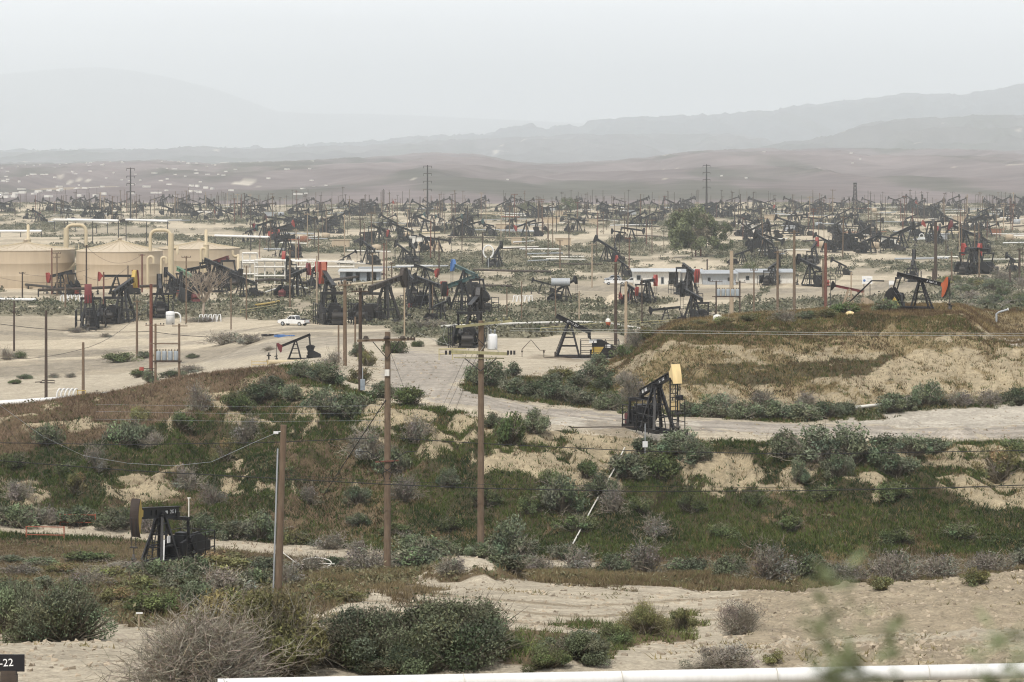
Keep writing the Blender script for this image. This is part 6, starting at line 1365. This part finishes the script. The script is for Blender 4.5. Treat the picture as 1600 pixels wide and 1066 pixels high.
q = P(950, 506, 470); q.z = zat(q.x, q.y); t = thing('gas_bottle', 'orange rusty upright tank with white dome by the yellow rail', 'tank', q); m = MB(); m.lathe([(0, 0), (.42, 0), (.42, 1.15)], 16); part('body', m, 'orange', t); m = MB(); m.lathe([(.43, 1.15), (.42, 1.4), (.3, 1.65), (0, 1.75)], 16); m.tube([(0, 0, 1.7), (0, 0, 2.3)], .05, 6); part('dome', m, 'offwhite', t)
def rails(pts, label, mat='paleyellow', h=1.1, dmin=330, n=4):
    A = [at(x, y, dmin) for x, y in pts]; t = thing('pipe_railing', label, 'railing', A[0], 0, 'yellow pipe railings')
    for a, b in zip(A[:-1], A[1:]):
        for f in (1, .55): m = MB(); m.tube([a-A[0]+Vector((0, 0, h*f)), b-A[0]+Vector((0, 0, h*f))], .07, 6); part('rail', m, mat, t)
        for k in range(n): e = a.lerp(b, k/n)-A[0]; m = MB(); m.bar(e-Vector((0, 0, .2)), e+Vector((0, 0, h)), .09); part('post', m, mat, t)
rails([(845,524),(920,517),(1000,509)], 'long yellow pipe railing on the sand flat behind the headless pumpjack'); rails([(1000,512),(1060,508),(1118,504)], 'yellow pipe railing running on behind the mound shoulder')
rails([(686,563),(728,562)], 'low yellow pipe railing beside the winding road', n=2, h=1.3); rails([(255,470),(285,468)], 'yellow railing among the pumpjacks before the rear tank', n=3); rails([(376,493),(432,484)], 'yellow railing on the scrub left of the white pickup', n=4); rails([(470,446),(500,446)], 'yellow cage railing beside the orange-red pump head', n=5, h=2.0)
for px, yb, c, lb in ((445,526,'blue','flat blue tarpaulin bundle on the sand yard below the white pickup'),(424,525,'dark','dark heap of pipe fittings beside the blue bundle')):
    m = MB()
    for k in range(7): m.box((-1.1+k*.36, R_.uniform(-.2, .2), .1), (R_.uniform(.6, 1.0), .5, R_.uniform(.2, .4)), Matrix.Rotation(R_.uniform(0, 3), 3, 'Z'))
    tag(link('scrap_heap', m.mesh('scrap_heap', M[c]), None, at(px, yb, 420)), lb, 'scrap heap')
q = P(1563, 500, 330); t = thing('vent_pipe', 'pale bent vent pipe at the edge of the brown rise right of the mound', 'pipe', P(1557, 512, 330)); m = MB(); m.tube([(0, 0, -1), (0, 0, 1.6), (.3, 0, 1.8), (1.35, 0, 2.1)], .12, 8); part('bend', m, 'grey', t); m = MB(); m.tube([(1.3, 0, 2.09), (1.4, 0, 2.12)], .15, 8); part('flange', m, 'white', t)
m = MB()   # chain-link style fence posts before the mound scrub
t = thing('wire_fence', 'low wire fence with thin posts behind the mound crest', 'fence', gp(1200, 545))
k = 545/F
for i in range(22): m.bar(((i*9)*k, 0, -.3), ((i*9)*k, 0, 1.9), .06)
part('post', m, 'dark', t); m = MB()
for z in (.4, 1.1, 1.8): m.bar((0, 0, z), (190*k, 0, z), .03)
part('strand', m, 'grey', t)
# pipelines all over the far plain
cnt = 0
for (ya, yb), n, (l0, l1) in (((326, 340), 48, (15, 60)), ((340, 360), 52, (20, 80)), ((360, 385), 44, (24, 90)), ((385, 420), 26, (30, 100))):
    for _ in range(n):
        y0 = R_.uniform(ya, yb); x0 = R_.uniform(-40, 1590); L = R_.uniform(l0, l1); y1 = y0+R_.uniform(-2.2, 2.2)
        if (x0 < 400 and y0 > 350) or (x0+L < 400 and y0 > 350) or (x0 < 1140 and x0+L > 1040 and y0 > 350): continue
        mt = R_.choices(('white', 'offwhite', 'grey', 'blackrust', 'tanpipe', 'rust'), (4, 6, 4, 4, 2, .5))[0]
        zn = next(z[2] for z in ZONES if x0 < z[1]); wd = dict(white='white', offwhite='dull white', grey='grey', blackrust='dark', tanpipe='tan', rust='rusty')[mt]
        bd = 'farthest row' if y0 < 340 else ('far rows' if y0 < 360 else 'middle rows')
        g = '%s pipelines, %s %s' % (wd, bd, zn)
        pipeline(x0, y0, x0+L, y1, R_.uniform(.16, .34), 'low %s pipeline in the %s %s' % (wd, bd, zn), mt, R_.uniform(.6, 1.4), False, g, 500)
# small tanks, sheds and boxes of the far plain
for _ in range(46):
    y0 = R_.uniform(327, 395); px = R_.uniform(0, 1600)
    if (px < 400 and y0 > 345) or 1030 < px < 1150: continue
    p = at(px, y0, 500); c = R_.choice(('offwhite', 'grey', 'grey', 'tan', 'tan', 'rust')); m = MB(); zn = next(z[2] for z in ZONES if px < z[1])
    wd = dict(white='white', offwhite='dull white', grey='grey', tan='tan', rust='rusty')[c]
    if R_.random() < .5:
        m.lathe([(0, 0), (1.7, 0), (1.7, 2.2), (1.6, 2.3), (0, 2.6)], 16); nm, ct_ = 'field_tank', 'tank'
    else:
        m.box((0, 0, 1.3), (R_.uniform(3, 8), 3, 2.6)); m.box((0, 0, 2.7), (R_.uniform(8, 8.4), 3.5, .2)); m.box((1, -1.55, 1.0), (1, .1, 2)); nm, ct_ = 'field_hut', 'hut'
    tag(link(nm, m.mesh(nm, M[c]), None, p), 'tiny %s %s out %s' % (wd, ct_, zn), ct_, '%s %ss %s' % (wd, ct_, zn))
# ------------------------------------------------------------------ trees
def limbs(seed, H, lev=4, spread=.55, r0=.02, up=.35, k0=5):
    rnd = random.Random(seed); m = MB(); tips = []
    def grow(p, d, L, r, l):
        q = p+d*L*.5+Vector((rnd.gauss(0, .04), rnd.gauss(0, .04), 0))*L; e = q+(d+Vector((rnd.gauss(0, .15), rnd.gauss(0, .15), .1)))*L*.5
        m.tube([p, q, e], r, 6 if l < 2 else 4, r*.6)
        if l >= lev: tips.append(e); return
        for _ in range(k0 if l == 0 else rnd.choice((2, 3, 3))):
            a = Vector((rnd.gauss(0, spread), rnd.gauss(0, spread), up+rnd.uniform(0, .4))); nd = (d*.75+a).normalized()
            grow(p.lerp(e, rnd.uniform(.55, 1)) if l else e, nd, L*rnd.uniform(.6, .85), r*.58, l+1)
        if l >= 2: tips.append(e)
    grow(Vector((0, 0, -.02)), Vector((0, 0, 1)), H*.2, r0, 0); return m, tips
def leafy(px, yb, hpx, wpx, seed, label, group=None, leafc=(.085, .105, .045), d=None, n=11000):
    p = at(px, yb, 500); H = hpx/F*p.y; W = wpx/F*p.y; t = thing('tree', label, 'tree', p, 0, group)
    m, tips = limbs(seed, 1.0, 3, .5, .028); m.v = [(x*W*.55, y*W*.55, z*H*.8) for x, y, z in m.v]; part('trunk', m, 'bark', t)
    rnd = np.random.default_rng(seed); nc = 46; th = rnd.uniform(0, 6.28, nc); zz = rnd.uniform(.22, .93, nc); env = np.sqrt(np.clip(1-((zz-.48)/.56)**2, .05, 1)); rr = env*np.sqrt(rnd.uniform(.1, 1, nc))*.43
    C = np.stack([rr*np.cos(th)*W, rr*np.sin(th)*W, zz*H], 1); cr = rnd.uniform(.07, .14, nc)*W; k = rnd.integers(0, nc, n)
    dv = rnd.normal(size=(n, 3)); dv /= np.linalg.norm(dv, axis=1)[:, None]; Q = C[k]+dv*(cr[k]*rnd.uniform(.3, 1.15, n)**.7)[:, None]; Q[:, 2] = np.maximum(Q[:, 2], .08*H)
    col = np.array(leafc)*rnd.uniform(.72, 1.35, nc)[k][:, None]*rnd.uniform(.7, 1.35, n)[:, None]; col[k % 7 == 3] = np.array((.16, .14, .10))*rnd.uniform(.7, 1.3, ((k % 7 == 3).sum(), 1))
    Vq, Fq, Cq = quads(Q, np.full(n, .020*W), rnd, col, 1.8, .3); link('crown', bigmesh('crown', Vq, Fq, Cq, LEAF), t)
leafy(1082, 402, 76, 92, 901, 'big leafy green cottonwood tree standing alone amid the pumpjacks', leafc=(.10, .112, .058), n=15000)
leafy(1128, 400, 56, 44, 902, 'lower leafy tree leaning against the big cottonwood on its right side', leafc=(.09, .115, .05), n=7000)
leafy(888, 333, 24, 34, 903, 'round dark tree on the skyline of the far field', n=3000); leafy(826, 333, 17, 30, 904, 'small pale green tree on the skyline beside pumpjacks', leafc=(.12, .13, .07), n=2500)
leafy(1172, 424, 14, 30, 905, 'spiky dark shrub-like palm before the right end of the sheds', n=2000)
p = at(317, 500, 420); H = 86/F*p.y; t = thing('bare_tree', 'leafless tan tree with fine spreading branches on the sand before the rear tank', 'tree', p)
m, tips = limbs(77, 1.0, 5, .55, .012, .35, 7); zs = max(v[2] for v in m.v); xw = sorted(abs(v[0]) for v in m.v)[int(len(m.v)*.97)]; m.v = [(x/xw*H*.43, y/xw*H*.43, z*H/zs) for x, y, z in m.v]; part('branches', m, 'barewood', t)
m = MB(); m.tube([(0, 0, -.3), (.05, 0, H*.12)], .3, 8, .22); part('trunk', m, 'bark', t)
for px, w_ in ((317, 30),): shrub(px, 503, 60, 10, 'd', YARDG, 'low dark brush around the foot of the bare tree', 420)
# ------------------------------------------------------------------ weed stalk near the lens
t = thing('weed_stalk', 'tall green weed stalk close to the lens, blurred, in front of the white pipe', 'weed', (0.27, 2.3, 29.983))
rnd = random.Random(5); m = MB(); lf = MB()
def stalk(p, q, r):
    pts = [Vector(p).lerp(Vector(q), k/5)+Vector((rnd.gauss(0, .003), rnd.gauss(0, .003), 0)) for k in range(6)]; m.tube(pts, r, 6, r*.4); return pts
x0 = .0
a = stalk((0, 0, 0), (.012, 0, 1.45), .006); b = stalk((.012, 0, 1.25), (-.012, .01, 1.585), .004); c = stalk((.012, 0, 1.4), (.035, -.01, 1.56), .003)
for pt, n_, s_ in [(v, 110, .026) for v in a[1:]]+[(v, 85, .024) for v in b[1:]]+[(v, 55, .02) for v in c[2:]]:
    for _ in range(n_):
        d_ = Vector((rnd.gauss(0, 1), rnd.gauss(0, 1), rnd.gauss(.4, .5))).normalized(); s = d_.cross(Vector((rnd.random(), rnd.random(), 1)))  .normalized()*.0055; e = pt+Vector((rnd.gauss(0, .009), rnd.gauss(0, .009), rnd.uniform(-.1, .1)))
        L = s_*rnd.uniform(.6, 1.2); up_ = d_.cross(s).normalized()*.0008
        lf.add([e, e+d_*L*.5+s+up_, e+d_*L, e+d_*L*.5-s+up_, e+d_*L*.5-up_*2], [(0, 1, 2, 3), (0, 4, 1), (1, 4, 2), (2, 4, 3), (3, 4, 0)])
M['weed'] = paint('weed_green', (.15, .175, .08), .7, dust=.1)
part('stem', m, 'weed', t); part('leaf_sprays', lf, 'weed', t)
t2 = t.copy(); COL.objects.link(t2); t2.location = (.392, 2.25, 29.945); t2.rotation_euler.z = 2; t2['label'] = 'shorter blurred green weed stalk close to the lens near the lower right corner'
for ch in list(t.children): q = ch.copy(); COL.objects.link(q); q.parent = t2
t['group'] = t2['group'] = 'weed stalks close to the lens'
# ------------------------------------------------------------------ air, light, sky, camera
mh = bpy.data.materials.new('haze_air'); mh.use_nodes = True
nt = mh.node_tree; nt.nodes.clear()
out = nt.nodes.new('ShaderNodeOutputMaterial'); pv = nt.nodes.new('ShaderNodeVolumePrincipled')
pv.inputs['Color'].default_value = (.895, .95, .985, 1); pv.inputs['Density'].default_value = HAZE; pv.inputs['Anisotropy'].default_value = .1
nt.links.new(pv.outputs[0], out.inputs['Volume'])
mb = MB(); mb.box((0, 21000, 675), (48000, 44000, 1430))
hz = link('haze', mb.mesh('haze', mh)); kind(hz, 'stuff')

SUN_EL, SUN_AZ = rad(56), rad(198)       # azimuth measured clockwise from +Y (the view direction)
sd = Vector((math.cos(SUN_EL)*math.sin(SUN_AZ), math.cos(SUN_EL)*math.cos(SUN_AZ), math.sin(SUN_EL)))
sun = bpy.data.lights.new('sun', 'SUN'); sun.energy = 2.8; sun.angle = rad(1.5); sun.color = (1, .955, .89)
so = link('sun', sun); so.rotation_euler = sd.to_track_quat('Z', 'Y').to_euler()
w = bpy.data.worlds.new('World'); sc.world = w; w.use_nodes = True
nt = w.node_tree; bgn = nt.nodes['Background']
sky = N(nt, 'ShaderNodeTexSky', sky_type='NISHITA'); sky.sun_disc = False
sky.sun_elevation = SUN_EL; sky.sun_rotation = SUN_AZ; sky.dust_density = 4; sky.air_density = 1.0
tc = N(nt, 'ShaderNodeTexCoord'); mp = N(nt, 'ShaderNodeMapping'); mp.inputs['Scale'].default_value = (1.5, 1.5, 16)
nt.links.new(tc.outputs['Generated'], mp.inputs['Vector'])
nz = N(nt, 'ShaderNodeTexNoise'); nz.inputs['Scale'].default_value = 1.6; nz.inputs['Detail'].default_value = 5
nt.links.new(mp.outputs[0], nz.inputs['Vector'])
mr = N(nt, 'ShaderNodeMapRange'); mr.inputs[1].default_value = .3; mr.inputs[2].default_value = .7; mr.inputs[3].default_value = .80; mr.inputs[4].default_value = .96
nt.links.new(nz.outputs['Fac'], mr.inputs[0])
mx = N(nt, 'ShaderNodeMix', data_type='RGBA'); 
sp = N(nt, 'ShaderNodeSeparateXYZ'); nt.links.new(tc.outputs['Generated'], sp.inputs[0])
ml = N(nt, 'ShaderNodeMapRange'); ml.inputs[1].default_value = -.02; ml.inputs[2].default_value = .55; ml.inputs[3].default_value = 13.6; ml.inputs[4].default_value = 4.8
nt.links.new(sp.outputs[2], ml.inputs[0])
mc = N(nt, 'ShaderNodeMix', data_type='RGBA', blend_type='MULTIPLY'); mc.inputs[0].default_value = 1; mc.inputs[6].default_value = (.98, .985, 1.0, 1)   # thin high overcast over the blue, brightest low down
mv = N(nt, 'ShaderNodeMapRange'); mv.inputs[1].default_value = .3; mv.inputs[2].default_value = .7; mv.inputs[3].default_value = .82; mv.inputs[4].default_value = 1.12
nt.links.new(nz.outputs['Fac'], mv.inputs[0]); mm_ = N(nt, 'ShaderNodeMath', operation='MULTIPLY'); nt.links.new(ml.outputs[0], mm_.inputs[0]); nt.links.new(mv.outputs[0], mm_.inputs[1])
nt.links.new(mm_.outputs[0], mc.inputs[7]); nt.links.new(mc.outputs[2], mx.inputs[7])
nt.links.new(sky.outputs[0], mx.inputs[6]); nt.links.new(mr.outputs[0], mx.inputs[0])
nt.links.new(mx.outputs[2], bgn.inputs['Color']); bgn.inputs['Strength'].default_value = .1

cam = bpy.data.cameras.new('camera'); cam.lens = 100; cam.sensor_width = 36; cam.sensor_fit = 'HORIZONTAL'
cam.shift_y = -(533-HY)/1600; cam.clip_start = .3; cam.clip_end = 60000
cam.dof.use_dof = True; cam.dof.focus_distance = 260; cam.dof.aperture_fstop = 9
co = link('camera', cam); co.location = (0, 0, CZ); co.rotation_euler = (rad(90), 0, 0)
sc.camera = co
sc.view_settings.view_transform = 'Standard'; sc.view_settings.look = 'None'; sc.view_settings.exposure = EXPO; sc.view_settings.gamma = 1
sc.cycles.pixel_filter_type = 'BLACKMAN_HARRIS'; sc.cycles.filter_width = 1.15; sc.cycles.max_bounces = 4; sc.cycles.diffuse_bounces = 2; sc.cycles.glossy_bounces = 2; sc.cycles.volume_bounces = 1; sc.cycles.transparent_max_bounces = 6
sc.cycles.caustics_reflective = False; sc.cycles.caustics_refractive = False
